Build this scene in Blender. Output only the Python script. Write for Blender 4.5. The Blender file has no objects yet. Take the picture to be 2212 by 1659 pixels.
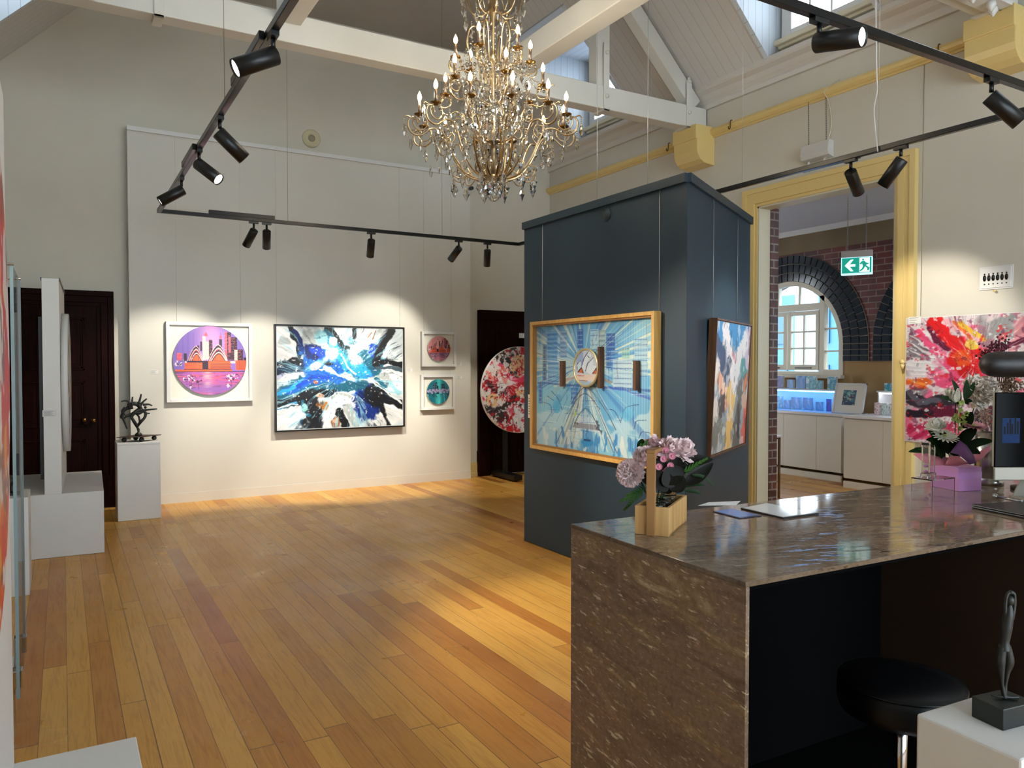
import bpy, math, random
import numpy as np
CHE = 8.0
from mathutils import Vector, Matrix
R = math.radians
PI = math.pi
rnd = random.Random(7)
SC = bpy.context.scene
COL = SC.collection

# ------------------------------------------------------------------ camera
F, CX, CY = 1655.0, 1106.0, 829.5
YAW, PIT = R(30.4), R(-1.436)
EYE = Vector((0, 0, 1.6))
FW = Vector((math.sin(YAW) * math.cos(PIT), math.cos(YAW) * math.cos(PIT), math.sin(PIT)))
RT = Vector((math.cos(YAW), -math.sin(YAW), 0))
UP = RT.cross(FW)
cam = bpy.data.cameras.new('camera'); camo = bpy.data.objects.new('camera', cam); COL.objects.link(camo)
camo.location = EYE
camo.rotation_euler = (R(90) + PIT, 0, -YAW)
cam.sensor_width = 36; cam.lens = F / 2212 * 36; cam.clip_start = 0.02; cam.clip_end = 200
SC.camera = camo

def ray(px, py):
    return FW * F + RT * (px - CX) + UP * (CY - py)
def hit(px, py, ax, val):
    """point of the real plane x/y/z = val seen at a pixel"""
    d = ray(px, py); i = 'XYZ'.index(ax)
    return EYE + d * ((val - EYE[i]) / d[i])
def camdir(dx, dy, toward):
    v = RT * dx - UP * dy - FW * toward
    return v.normalized()

# ------------------------------------------------------------------ materials
def lin(c):
    return tuple(((v / 255) / 12.92 if v / 255 <= 0.04045 else ((v / 255 + 0.055) / 1.055) ** 2.4) for v in c[:3])
MATS = {}
def pbr(name, col, rough=0.5, metal=0.0, **kw):
    if name in MATS: return MATS[name]
    m = bpy.data.materials.new(name); m.use_nodes = True
    b = m.node_tree.nodes['Principled BSDF']
    b.inputs['Base Color'].default_value = (*lin(col), 1)
    b.inputs['Roughness'].default_value = rough
    b.inputs['Metallic'].default_value = metal
    for k, v in kw.items():
        b.inputs[k.replace('_', ' ')].default_value = v
    MATS[name] = m
    return m
def NT(m):
    nt = m.node_tree
    def N(t, **kw):
        n = nt.nodes.new(t)
        for k, v in kw.items():
            if k.startswith('i_'):
                key = k[2:]
                key = int(key) if key.isdigit() else key.replace('_', ' ')
                if isinstance(v, bpy.types.NodeSocket): nt.links.new(v, n.inputs[key])
                else: n.inputs[key].default_value = v
            else: setattr(n, k, v)
        return n
    return nt, N, nt.nodes['Principled BSDF']
def mathn(N, op, a, b=None, c=None, clamp=False):
    n = N('ShaderNodeMath', operation=op, use_clamp=clamp)
    for i, v in enumerate((a, b, c)):
        if v is None: continue
        if isinstance(v, bpy.types.NodeSocket): n.id_data.links.new(v, n.inputs[i])
        else: n.inputs[i].default_value = v
    return n.outputs[0]
def ramp(N, fac, stops, interp='LINEAR'):
    n = N('ShaderNodeValToRGB'); n.id_data.links.new(fac, n.inputs[0])
    cr = n.color_ramp; cr.interpolation = interp
    while len(cr.elements) < len(stops): cr.elements.new(0.5)
    for e, (p, c) in zip(cr.elements, stops):
        e.position = p; e.color = (*lin(c), 1)
    return n.outputs[0]
def mix(N, fac, a, b, mode='MIX'):
    n = N('ShaderNodeMix', data_type='RGBA', blend_type=mode)
    L = n.id_data.links
    for idx, v in ((0, fac), (6, a), (7, b)):
        if isinstance(v, bpy.types.NodeSocket): L.new(v, n.inputs[idx])
        elif idx == 0: n.inputs[0].default_value = v
        else: n.inputs[idx].default_value = (*lin(v), 1)
    return n.outputs[2]

def plaster(name, col, var=6, rough=0.75, bump=0.02):
    m = pbr(name, col, rough)
    nt, N, b = NT(m)
    tc = N('ShaderNodeTexCoord')
    nz = N('ShaderNodeTexNoise', i_Vector=tc.outputs['Object'], i_Scale=1.3, i_Detail=5.0)
    c2 = tuple(max(0, v - var) for v in col)
    nt.links.new(ramp(N, nz.outputs[0], [(0.35, c2), (0.65, col)]), b.inputs['Base Color'])
    n2 = N('ShaderNodeTexNoise', i_Vector=tc.outputs['Object'], i_Scale=60.0, i_Detail=3.0)
    bp = N('ShaderNodeBump', i_Strength=bump * 5, i_Distance=0.004, i_Height=n2.outputs[0])
    nt.links.new(bp.outputs[0], b.inputs['Normal'])
    return m
def boards(name, col, axis, w=0.11, rough=0.6, groove=0.35):
    """painted tongue-and-groove boards: a groove line every w along the axis"""
    m = pbr(name, col, rough)
    nt, N, b = NT(m)
    tc = N('ShaderNodeTexCoord'); sp = N('ShaderNodeSeparateXYZ', i_Vector=tc.outputs['Object'])
    f = mathn(N, 'FRACT', mathn(N, 'DIVIDE', sp.outputs[axis], w))
    e = mathn(N, 'ABSOLUTE', mathn(N, 'SUBTRACT', f, 0.5))
    g = mathn(N, 'GREATER_THAN', e, 0.475)
    dk = tuple(int(v * (1 - groove)) for v in col)
    nt.links.new(mix(N, g, col, dk), b.inputs['Base Color'])
    bp = N('ShaderNodeBump', i_Strength=0.6, i_Distance=0.006, invert=True, i_Height=g)
    nt.links.new(bp.outputs[0], b.inputs['Normal'])
    return m
def wood(name, c1, c2, scale=8, rough=0.4, axis='z', stretch=14):
    m = pbr(name, c1, rough)
    nt, N, b = NT(m)
    tc = N('ShaderNodeTexCoord')
    s = {'x': (1, stretch, stretch), 'y': (stretch, 1, stretch), 'z': (stretch, stretch, 1)}[axis]
    mp = N('ShaderNodeMapping', i_Vector=tc.outputs['Object'], i_Scale=s)
    nz = N('ShaderNodeTexNoise', i_Vector=mp.outputs[0], i_Scale=scale * 0.25, i_Detail=6.0, i_Distortion=0.6)
    nt.links.new(ramp(N, nz.outputs[0], [(0.3, c2), (0.7, c1)]), b.inputs['Base Color'])
    return m

M_WALL = plaster('wall_plaster_white', (212, 207, 194))
M_PANEL = plaster('display_panel_paint', (219, 216, 206), 4)
M_CREAM = plaster('cream_wall_paint', (214, 208, 192))
M_WHITE = pbr('white_satin_paint', (224, 223, 220), 0.45)
M_PLINTH = plaster('plinth_white_paint', (226, 225, 222), 4, 0.5)
M_TRUSS = plaster('truss_white_paint', (222, 220, 212), 8, 0.5)
M_CEIL = boards('ceiling_boards', (212, 209, 205), 1, 0.12, .6, .13)
M_CHEEK = boards('dormer_boards', (214, 222, 230), 0, 0.10, .6, .18)
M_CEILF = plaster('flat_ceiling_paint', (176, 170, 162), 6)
M_YEL = pbr('yellow_gloss_trim', (224, 197, 130), 0.3)
M_JAMB = pbr('pale_jamb_paint', (205, 198, 170), 0.4)
M_BLUE = plaster('deep_teal_blue_paint', (28, 50, 64), 4, 0.5, 0.01)
M_BLACK = pbr('black_metal', (14, 15, 17), 0.38, 0.2)
M_BLKTRACK = pbr('black_track', (10, 11, 13), 0.28, 0.4)
M_CHROME = pbr('chrome', (200, 200, 205), 0.12, 1.0)
M_STEEL = pbr('brushed_steel', (170, 168, 165), 0.25, 1.0)
M_GOLD = pbr('antique_brass', (182, 160, 126), 0.3, 1.0)
M_CUP = pbr('dark_brass', (112, 82, 42), 0.35, 1.0)
M_SLEEVE = pbr('candle_sleeve', (150, 128, 110), 0.3, 0.7)
M_BRONZE = wood('dark_bronze', (20, 23, 20), (8, 10, 9), 20, 0.5, 'z', 2)
M_WIRE = pbr('picture_wire', (190, 190, 188), 0.4, 0.6)
M_GREYWIRE = pbr('grey_steel_wire', (120, 118, 115), 0.4, 0.6)
M_CRYS = pbr('crystal_glass', (255, 255, 255), 0.0, 0.0, IOR=1.62, Transmission_Weight=1.0)
M_GLASS = pbr('clear_glass', (235, 248, 250), 0.0, 0.0, IOR=1.45, Transmission_Weight=1.0)
M_ACRYL = pbr('clear_acrylic', (245, 248, 255), 0.02, 0.0, IOR=1.35, Transmission_Weight=1.0)
def emit(name, col, s):
    m = pbr(name, col, 0.4)
    b = m.node_tree.nodes['Principled BSDF']
    b.inputs['Emission Color'].default_value = (*lin(col), 1); b.inputs['Emission Strength'].default_value = s
    return m
M_BULB = emit('lit_candle_bulb', (255, 226, 170), 12)
M_LENS = emit('lit_spot_lens', (255, 250, 240), 6)
M_LED = emit('blue_led_strip', (70, 160, 255), 16)
M_LEDW = emit('white_led_strip', (235, 240, 255), 9)

# floor: planks along Y, one random tone a board
def floor_mat():
    m = pbr('honey_floor_boards', (190, 130, 60), 0.22)
    nt, N, b = NT(m)
    tc = N('ShaderNodeTexCoord'); sp = N('ShaderNodeSeparateXYZ', i_Vector=tc.outputs['Object'])
    X, Y = sp.outputs[0], sp.outputs[1]
    rowf = mathn(N, 'DIVIDE', X, 0.108); row = mathn(N, 'FLOOR', rowf)
    w1 = N('ShaderNodeTexWhiteNoise', noise_dimensions='1D', i_W=row)
    # a header line at Y = 8.36 restarts the boards
    past = mathn(N, 'GREATER_THAN', Y, 8.36)
    yl = mathn(N, 'ADD', mathn(N, 'DIVIDE', Y, 2.6), mathn(N, 'MULTIPLY', w1.outputs[0], 7.3))
    yl = mathn(N, 'ADD', yl, mathn(N, 'MULTIPLY', past, 41.0))
    colf = mathn(N, 'FLOOR', yl)
    cmb = N('ShaderNodeCombineXYZ', i_X=row, i_Y=colf)
    w2 = N('ShaderNodeTexWhiteNoise', noise_dimensions='3D', i_Vector=cmb.outputs[0])
    tone = ramp(N, w2.outputs[0], [(0, (166, 102, 44)), (0.07, (190, 126, 54)), (0.3, (212, 154, 68)), (0.65, (220, 164, 76)), (1, (228, 178, 92))])
    # grain
    off = N('ShaderNodeVectorMath', operation='ADD', i_0=tc.outputs['Object'])
    nt.links.new(mathn(N, 'MULTIPLY', w2.outputs[0], 30.0), N('ShaderNodeCombineXYZ').inputs[2])
    cz = N('ShaderNodeCombineXYZ', i_Z=mathn(N, 'MULTIPLY', w2.outputs[0], 30.0))
    nt.links.new(cz.outputs[0], off.inputs[1])
    mp = N('ShaderNodeMapping', i_Vector=off.outputs[0], i_Scale=(26, 1.6, 1))
    gr = N('ShaderNodeTexNoise', i_Vector=mp.outputs[0], i_Scale=1.6, i_Detail=7.0, i_Roughness=0.6, i_Distortion=1.2)
    g1 = ramp(N, gr.outputs[0], [(0.3, (214, 194, 168)), (0.55, (255, 255, 255)), (0.8, (236, 222, 204))])
    c = mix(N, 0.75, tone, g1, 'MULTIPLY')
    # broad wear patches and small dark marks
    wn = N('ShaderNodeTexNoise', i_Vector=tc.outputs['Object'], i_Scale=0.9, i_Detail=4.0)
    c = mix(N, mathn(N, 'MULTIPLY', mathn(N, 'SUBTRACT', wn.outputs[0], 0.4, clamp=True), 0.9), c, (216, 164, 84))
    vo = N('ShaderNodeTexVoronoi', i_Vector=tc.outputs['Object'], i_Scale=4.0)
    sp_ = mathn(N, 'LESS_THAN', vo.outputs['Distance'], 0.018)
    c = mix(N, sp_, c, (70, 40, 20))
    # gaps
    fx = mathn(N, 'FRACT', rowf); ex = mathn(N, 'ABSOLUTE', mathn(N, 'SUBTRACT', fx, 0.5))
    gx = mathn(N, 'GREATER_THAN', ex, mathn(N, 'SUBTRACT', 0.489, mathn(N, 'MULTIPLY', mathn(N, 'GREATER_THAN', w1.outputs[0], 0.78), 0.012)))
    fy = mathn(N, 'FRACT', yl); gy = mathn(N, 'LESS_THAN', fy, 0.0022)
    hd = mathn(N, 'LESS_THAN', mathn(N, 'ABSOLUTE', mathn(N, 'SUBTRACT', Y, 8.36)), 0.004)
    gap = mathn(N, 'MAXIMUM', mathn(N, 'MAXIMUM', gx, gy), hd)
    c = mix(N, mathn(N, 'MULTIPLY', gap, 0.75), c, (60, 34, 14))
    nt.links.new(c, b.inputs['Base Color'])
    bp = N('ShaderNodeBump', i_Strength=0.35, i_Distance=0.003, invert=True, i_Height=gap)
    wv = N('ShaderNodeTexNoise', i_Vector=tc.outputs['Object'], i_Scale=3.0, i_Detail=2.0)
    b2 = N('ShaderNodeBump', i_Strength=0.12, i_Distance=0.01, i_Height=wv.outputs[0]); nt.links.new(bp.outputs[0], b2.inputs['Normal'])
    nt.links.new(b2.outputs[0], b.inputs['Normal'])
    rg = N('ShaderNodeTexNoise', i_Vector=tc.outputs['Object'], i_Scale=2.2, i_Detail=5.0)
    nt.links.new(ramp(N, rg.outputs[0], [(0.3, (138, 138, 138)), (0.7, (170, 170, 170))]), b.inputs['Roughness'])
    b.inputs['Coat Weight'].default_value = 0.0
    return m
M_FLOOR = floor_mat()

def travertine(name, top):
    m = pbr(name, (105, 84, 64), 0.07 if top else 0.4)
    nt, N, b = NT(m)
    tc = N('ShaderNodeTexCoord')
    # streaks run gently downhill along the panel
    rot = (0, 0, R(14)) if top else (R(-5), 0, 0)
    mr = N('ShaderNodeMapping', i_Vector=tc.outputs['Object'], i_Rotation=rot)
    sc = (1.0, 5.0, 5.0) if top else (5.0, 1.0, 4.5)
    mp = N('ShaderNodeMapping', i_Vector=mr.outputs[0], i_Scale=sc)
    n1 = N('ShaderNodeTexNoise', i_Vector=mp.outputs[0], i_Scale=2.2, i_Detail=9.0, i_Roughness=0.68, i_Distortion=0.8)
    if top:
        c = ramp(N, n1.outputs[0], [(0.32, (116, 98, 82)), (0.45, (136, 118, 100)), (0.57, (148, 130, 112)), (0.68, (166, 146, 124))])
    else:
        c = ramp(N, n1.outputs[0], [(0.30, (80, 64, 52)), (0.42, (106, 87, 70)), (0.5, (126, 105, 88)), (0.56, (120, 97, 70)), (0.62, (150, 130, 102)), (0.7, (184, 168, 144))])
    n3 = N('ShaderNodeTexNoise', i_Vector=mr.outputs[0], i_Scale=1.7, i_Detail=3.0)
    c = mix(N, mathn(N, 'MULTIPLY', mathn(N, 'SUBTRACT', n3.outputs[0], 0.45, clamp=True), 2.0, clamp=True), c, (128, 98, 88))
    fm = N('ShaderNodeTexNoise', i_Vector=tc.outputs['Object'], i_Scale=55.0, i_Detail=4.0, i_Roughness=0.7)
    c = mix(N, 0.5, c, ramp(N, fm.outputs[0], [(0.3, (150, 140, 128)), (0.6, (255, 255, 255))]), 'MULTIPLY')
    # filled pits: pale flecks on the side, dark pits on top
    n2 = N('ShaderNodeTexNoise', i_Vector=mp.outputs[0], i_Scale=13.0 if not top else 8.0, i_Detail=5.0, i_Roughness=0.6)
    n4 = N('ShaderNodeTexNoise', i_Vector=tc.outputs['Object'], i_Scale=2.5, i_Detail=1.0)
    thr = mathn(N, 'SUBTRACT', 0.70 if not top else 0.69, mathn(N, 'MULTIPLY', n4.outputs[0], 0.2))
    k = mathn(N, 'MULTIPLY', mathn(N, 'SUBTRACT', n2.outputs[0], thr), 14.0, clamp=True)
    c = mix(N, k, c, (54, 42, 32) if top else (196, 184, 160))
    if not top:
        n5 = N('ShaderNodeTexNoise', i_Vector=mp.outputs[0], i_Scale=30.0, i_Detail=3.0)
        c = mix(N, mathn(N, 'MULTIPLY', mathn(N, 'SUBTRACT', n5.outputs[0], 0.62), 9.0, clamp=True), c, (176, 156, 136))
    if top:
        sp = N('ShaderNodeSeparateXYZ', i_Vector=tc.outputs['Object'])
        fx = mathn(N, 'ABSOLUTE', mathn(N, 'SUBTRACT', mathn(N, 'FRACT', mathn(N, 'DIVIDE', sp.outputs[0], 0.6)), 0.5))
        fy = mathn(N, 'ABSOLUTE', mathn(N, 'SUBTRACT', mathn(N, 'FRACT', mathn(N, 'DIVIDE', sp.outputs[1], 0.405)), 0.5))
        g = mathn(N, 'MAXIMUM', mathn(N, 'GREATER_THAN', fx, 0.4965), mathn(N, 'GREATER_THAN', fy, 0.495))
        c = mix(N, mathn(N, 'MULTIPLY', g, 0.6), c, (60, 46, 36))
        k = mathn(N, 'MAXIMUM', k, g)
    nt.links.new(c, b.inputs['Base Color'])
    bp = N('ShaderNodeBump', i_Strength=0.3, i_Distance=0.002, invert=True, i_Height=k)
    nt.links.new(bp.outputs[0], b.inputs['Normal'])
    return m
M_TRAVT = travertine('travertine_top', True)
M_TRAVS = travertine('travertine_side', False)
def brickmat(name, c1, c2, mort, w, h, vec='yz', ms=0.008, rough=0.45):
    m = pbr(name, c1, rough)
    nt, N, b = NT(m)
    tc = N('ShaderNodeTexCoord'); sp = N('ShaderNodeSeparateXYZ', i_Vector=tc.outputs['Object'])
    i, j = ['xyz'.index(q) for q in vec]
    cm = N('ShaderNodeCombineXYZ', i_X=sp.outputs[i], i_Y=sp.outputs[j])
    br = N('ShaderNodeTexBrick', i_Vector=cm.outputs[0], i_Scale=1.0)
    br.inputs['Color1'].default_value = (*lin(c1), 1); br.inputs['Color2'].default_value = (*lin(c2), 1)
    br.inputs['Mortar'].default_value = (*lin(mort), 1)
    br.inputs['Mortar Size'].default_value = ms; br.inputs['Brick Width'].default_value = w; br.inputs['Row Height'].default_value = h
    br.inputs['Mortar Smooth'].default_value = 0.1; br.inputs['Bias'].default_value = 0.0
    nz = N('ShaderNodeTexNoise', i_Vector=tc.outputs['Object'], i_Scale=7.0, i_Detail=4.0)
    c = mix(N, 0.6, br.outputs[0], ramp(N, nz.outputs[0], [(0.3, (150, 140, 140)), (0.7, (255, 255, 255))]), 'MULTIPLY')
    nt.links.new(c, b.inputs['Base Color'])
    bp = N('ShaderNodeBump', i_Strength=0.5, i_Distance=0.006, invert=True, i_Height=br.outputs[1])
    nt.links.new(bp.outputs[0], b.inputs['Normal'])
    return m
M_BRICK = brickmat('dark_red_glazed_brick', (124, 52, 42), (86, 38, 34), (150, 126, 112), 0.24, 0.085)
M_STONE = plaster('sandstone', (178, 142, 92), 26, 0.7)
M_TILE = pbr('blue_black_glazed_tile', (28, 40, 50), 0.15)
M_MORTAR = pbr('pale_mortar', (160, 150, 134), 0.8)
M_DOOR = wood('dark_mahogany', (36, 12, 9), (18, 6, 5), 10, 0.5)
M_DOOR.node_tree.nodes['Principled BSDF'].inputs['Specular IOR Level'].default_value = .04
M_OAKF = wood('pale_gold_oak', (216, 170, 96), (196, 146, 74), 12, 0.4)
M_WALNUT = wood('walnut_frame', (104, 68, 40), (74, 46, 26), 12, 0.4)
M_PINE = wood('pine_slats', (202, 162, 104), (170, 126, 72), 8, 0.55)
M_CAB = pbr('cabinet_cream_white', (224, 219, 206), 0.4)

# ------------------------------------------------------------------ mesh building
class MB:
    def __init__(s): s.v = []; s.f = []; s.sm = []
    def add(s, vs, fs, smooth=False):
        o = len(s.v); s.v += [Vector(p) for p in vs]
        for f in fs: s.f.append([i + o for i in f]); s.sm.append(smooth)
        return s
    def box(s, a, b, M=None):
        x0, y0, z0 = a; x1, y1, z1 = b
        if x0 > x1: x0, x1 = x1, x0
        if y0 > y1: y0, y1 = y1, y0
        if z0 > z1: z0, z1 = z1, z0
        vs = [Vector(p) for p in ((x0,y0,z0),(x1,y0,z0),(x1,y1,z0),(x0,y1,z0),(x0,y0,z1),(x1,y0,z1),(x1,y1,z1),(x0,y1,z1))]
        if M is not None: vs = [M @ p for p in vs]
        return s.add(vs, [(3,2,1,0),(4,5,6,7),(0,1,5,4),(1,2,6,5),(2,3,7,6),(3,0,4,7)])
    def beam(s, p, q, w, h, up=(0, 0, 1)):
        """rectangular bar from p to q, w sideways, h along up"""
        p, q = Vector(p), Vector(q); d = (q - p).normalized(); u = Vector(up)
        sd = d.cross(u).normalized(); u = sd.cross(d)
        vs = []
        for c in (p, q):
            for a, b in ((-1,-1),(1,-1),(1,1),(-1,1)): vs.append(c + sd * a * w / 2 + u * b * h / 2)
        return s.add(vs, [(0,1,2,3),(7,6,5,4),(0,4,5,1),(1,5,6,2),(2,6,7,3),(3,7,4,0)])
    def tube(s, pts, r, n=8, caps=True, closed=False):
        pts = [Vector(p) for p in pts]; k = len(pts)
        rs = r if isinstance(r, (list, tuple)) else [r] * k
        rings = []; prev = None
        for i, p in enumerate(pts):
            if closed: t = pts[(i + 1) % k] - pts[i - 1]
            else: t = pts[min(i + 1, k - 1)] - pts[max(i - 1, 0)]
            t = t.normalized() if t.length > 1e-9 else Vector((0, 0, 1))
            if prev is None:
                a = Vector((0, 0, 1)) if abs(t.z) < 0.9 else Vector((1, 0, 0))
                u = t.cross(a).normalized()
            else:
                u = prev - t * prev.dot(t)
                u = u.normalized() if u.length > 1e-6 else t.orthogonal().normalized()
            prev = u; w = t.cross(u)
            rings.append([p + (u * math.cos(2*PI*j/n) + w * math.sin(2*PI*j/n)) * rs[i] for j in range(n)])
        vs = [q for rg in rings for q in rg]; fs = []
        for i in range(k if closed else k - 1):
            a = i * n; b = ((i + 1) % k) * n
            for j in range(n): fs.append((a + j, a + (j+1) % n, b + (j+1) % n, b + j))
        s.add(vs, fs, True)
        if caps and not closed:
            o = len(s.v) - k * n
            s.f.append([o + j for j in range(n)][::-1]); s.sm.append(False)
            s.f.append([o + (k-1)*n + j for j in range(n)]); s.sm.append(False)
        return s
    def lathe(s, prof, c=(0, 0, 0), n=24, smooth=True, M=None):
        c = Vector(c); vs = []; fs = []
        for r, z in prof:
            for j in range(n):
                v = Vector((r * math.cos(2*PI*j/n), r * math.sin(2*PI*j/n), z))
                vs.append((M @ v if M is not None else v) + c)
        for i in range(len(prof) - 1):
            for j in range(n): fs.append((i*n + j, i*n + (j+1) % n, (i+1)*n + (j+1) % n, (i+1)*n + j))
        if prof[0][0] > 1e-6: fs.append(tuple(range(n))[::-1])
        if prof[-1][0] > 1e-6: fs.append(tuple((len(prof)-1)*n + j for j in range(n)))
        return s.add(vs, fs, smooth)
    def ball(s, c, r, n=12, m=8, sc=(1, 1, 1)):
        c = Vector(c)
        prof = [(max(1e-7, r * math.sin(PI * i / m)), -r * math.cos(PI * i / m)) for i in range(m + 1)]
        M = Matrix.Diagonal(Vector(sc))
        return s.lathe(prof, c, n, True, M)
    def prism(s, poly, z0, z1, M=None):
        n = len(poly)
        vs = [Vector((x, y, z0)) for x, y in poly] + [Vector((x, y, z1)) for x, y in poly]
        if M is not None: vs = [M @ v for v in vs]
        fs = [tuple(range(n))[::-1], tuple(range(n, 2*n))] + [(i, (i+1) % n, n + (i+1) % n, n + i) for i in range(n)]
        return s.add(vs, fs)
    def quad(s, *p): return s.add(p, [tuple(range(len(p)))])
    def build(s, name, mat, parent=None, local=False, bevel=0, smooth=False, sub=0):
        me = bpy.data.meshes.new(name)
        vs = s.v
        if parent is not None and not local:
            W = wmat(parent).inverted(); vs = [W @ p for p in vs]
        me.from_pydata([tuple(p) for p in vs], [], s.f)
        me.polygons.foreach_set('use_smooth', [bool(a or smooth) for a in s.sm])
        if mat: me.materials.append(mat)
        me.update()
        o = bpy.data.objects.new(name, me); COL.objects.link(o)
        if parent is not None: o.parent = parent
        if bevel:
            md = o.modifiers.new('bevel', 'BEVEL'); md.width = bevel; md.segments = 2; md.limit_method = 'ANGLE'
        if sub:
            md = o.modifiers.new('sub', 'SUBSURF'); md.levels = sub; md.render_levels = sub
        return o
def wmat(o):
    M = Matrix.Translation(o.location) @ o.rotation_euler.to_matrix().to_4x4()
    if o.parent is not None: M = wmat(o.parent) @ M
    return M
def thing(name, label, cat, loc=(0, 0, 0), rotz=0, group=None, rot=None):
    o = bpy.data.objects.new(name, None); COL.objects.link(o)
    o.empty_display_size = 0.1
    o.location = loc; o.rotation_euler = rot if rot else (0, 0, rotz)
    return tag(o, label, cat, group)
def tag(o, label, cat, group=None, kind=None):
    o['label'] = label; o['category'] = cat
    if group: o['group'] = group
    if kind: o['kind'] = kind
    return o
def struct(name, mb, mat, parent=None, **kw):
    o = mb.build(name, mat, parent, **kw)
    if parent is None: o['kind'] = 'structure'
    return o
def sroot(name, loc=(0, 0, 0)):
    o = bpy.data.objects.new(name, None); COL.objects.link(o); o.location = loc; o['kind'] = 'structure'
    return o
def copy_tree(o, parent=None):
    c = o.copy(); COL.objects.link(c)
    if parent is not None: c.parent = parent
    for ch in o.children: copy_tree(ch, c)
    return c
def smoothpath(pts, k=6):
    """Catmull-Rom through the points"""
    P = [Vector(p) for p in pts]; out = []
    for i in range(len(P) - 1):
        a = P[max(i-1, 0)]; b = P[i]; c = P[i+1]; d = P[min(i+2, len(P)-1)]
        for j in range(k):
            t = j / k
            out.append(0.5 * ((2*b) + (c - a)*t + (2*a - 5*b + 4*c - d)*t*t + (3*b - a - 3*c + d)*t**3))
    out.append(P[-1]); return out
# ================================================================== the setting
XR, XL, YB, YF = 6.38, -0.8, 9.75, -4.0
XZ = Matrix(((1,0,0,0),(0,0,1,0),(0,1,0,0),(0,0,0,1)))      # prism poly (x,z) extruded along y
YZ = Matrix(((0,0,1,0),(1,0,0,0),(0,1,0,0),(0,0,0,1)))      # prism poly (y,z) extruded along x
def thin_glass():
    m = bpy.data.materials.new('thin_window_glass'); m.use_nodes = True
    nt = m.node_tree; nt.nodes.clear()
    o = nt.nodes.new('ShaderNodeOutputMaterial'); mx = nt.nodes.new('ShaderNodeMixShader')
    t = nt.nodes.new('ShaderNodeBsdfTransparent'); g = nt.nodes.new('ShaderNodeBsdfGlossy')
    t.inputs[0].default_value = (0.93, 0.97, 1, 1); g.inputs['Roughness'].default_value = 0.02
    lw = nt.nodes.new('ShaderNodeLayerWeight'); lw.inputs[0].default_value = 0.25
    mm = nt.nodes.new('ShaderNodeMath'); mm.operation = 'MULTIPLY_ADD'; mm.inputs[1].default_value = 0.5; mm.inputs[2].default_value = 0.04
    nt.links.new(lw.outputs['Fresnel'], mm.inputs[0])
    nt.links.new(mm.outputs[0], mx.inputs[0]); nt.links.new(t.outputs[0], mx.inputs[1]); nt.links.new(g.outputs[0], mx.inputs[2])
    nt.links.new(mx.outputs[0], o.inputs[0]); return m
M_PANE = thin_glass()

struct('floor', MB().box((XL - .2, YF - .2, -0.15), (10.05, 10.7, 0)), M_FLOOR)
DORM = [(0.95, 2.14), (4.25, 5.44), (7.55, 8.74)]
def ycomp(y0, y1, holes):
    out = []; y = y0
    for a, b in holes: out.append((y, a)); y = b
    out.append((y, y1)); return out
OY0, OY1, OZ = 4.146, 5.707, 3.27
# walls
w = MB()
w.box((XR, YF, 0), (XR + .25, OY0, 4.54)).box((XR, OY1, 0), (XR + .25, YB, 4.54)).box((XR, OY0, OZ), (XR + .25, OY1, 4.54))
struct('wall_right', w, M_WALL)
struct('wall_left', MB().box((XL - .2, YF, 0), (XL, YB, 4.54)), M_WALL)
struct('wall_back', MB().box((XL - .2, YB, 0), (XR + .25, YB + .2, 6.1)), M_CREAM)
# wall behind the camera with three tall shop windows
w = MB(); xs = [(-0.5, 1.5), (1.8, 3.8), (4.1, 6.1)]
px_ = XL - .2
for a, b in xs: w.box((px_, YF - .2, 0), (a, YF, 6.1)); px_ = b; w.box((a, YF - .2, 0), (b, YF, .35)); w.box((a, YF - .2, 3.6), (b, YF, 6.1))
w.box((px_, YF - .2, 0), (XR + .25, YF, 6.1))
struct('wall_front', w, M_WALL)
for i, (a, b) in enumerate(xs):
    r = sroot('window_%d' % (i + 4), ((a + b) / 2, YF - .1, .35))
    fr = MB(); y0, y1 = YF - .14, YF - .06
    fr.box((a, y0, .35), (a + .06, y1, 3.6)).box((b - .06, y0, .35), (b, y1, 3.6)).box((a, y0, .35), (b, y1, .42)).box((a, y0, 3.53), (b, y1, 3.6)).box(((a+b)/2 - .03, y0, .35), ((a+b)/2 + .03, y1, 3.6)).box((a, y0, 2.5), (b, y1, 2.56))
    fr.build('window_frame', M_WHITE, r)
    MB().box((a + .06, YF - .105, .42), (b - .06, YF - .1, 3.53)).build('glass', M_PANE, r)
# ceiling
c = MB()
for side in (0, 1):
    def sx(x): return x if side == 0 else 5.6 - x
    for (a, b) in ycomp(YF, YB, DORM):
        c.prism([(sx(6.42), 4.50), (sx(4.92), 6.0), (sx(4.92), 6.12), (sx(6.54), 4.50)], a, b, XZ)
    for (a, b) in DORM:
        c.prism([(sx(5.12), 5.8), (sx(4.92), 6.0), (sx(4.92), 6.12), (sx(5.12), 5.92)], a, b, XZ)
struct('ceiling', c, M_CEIL)
struct('ceiling_flat', MB().box((0.68, YF, 6.0), (4.92, YB, 6.1)), M_CEILF)
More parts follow.
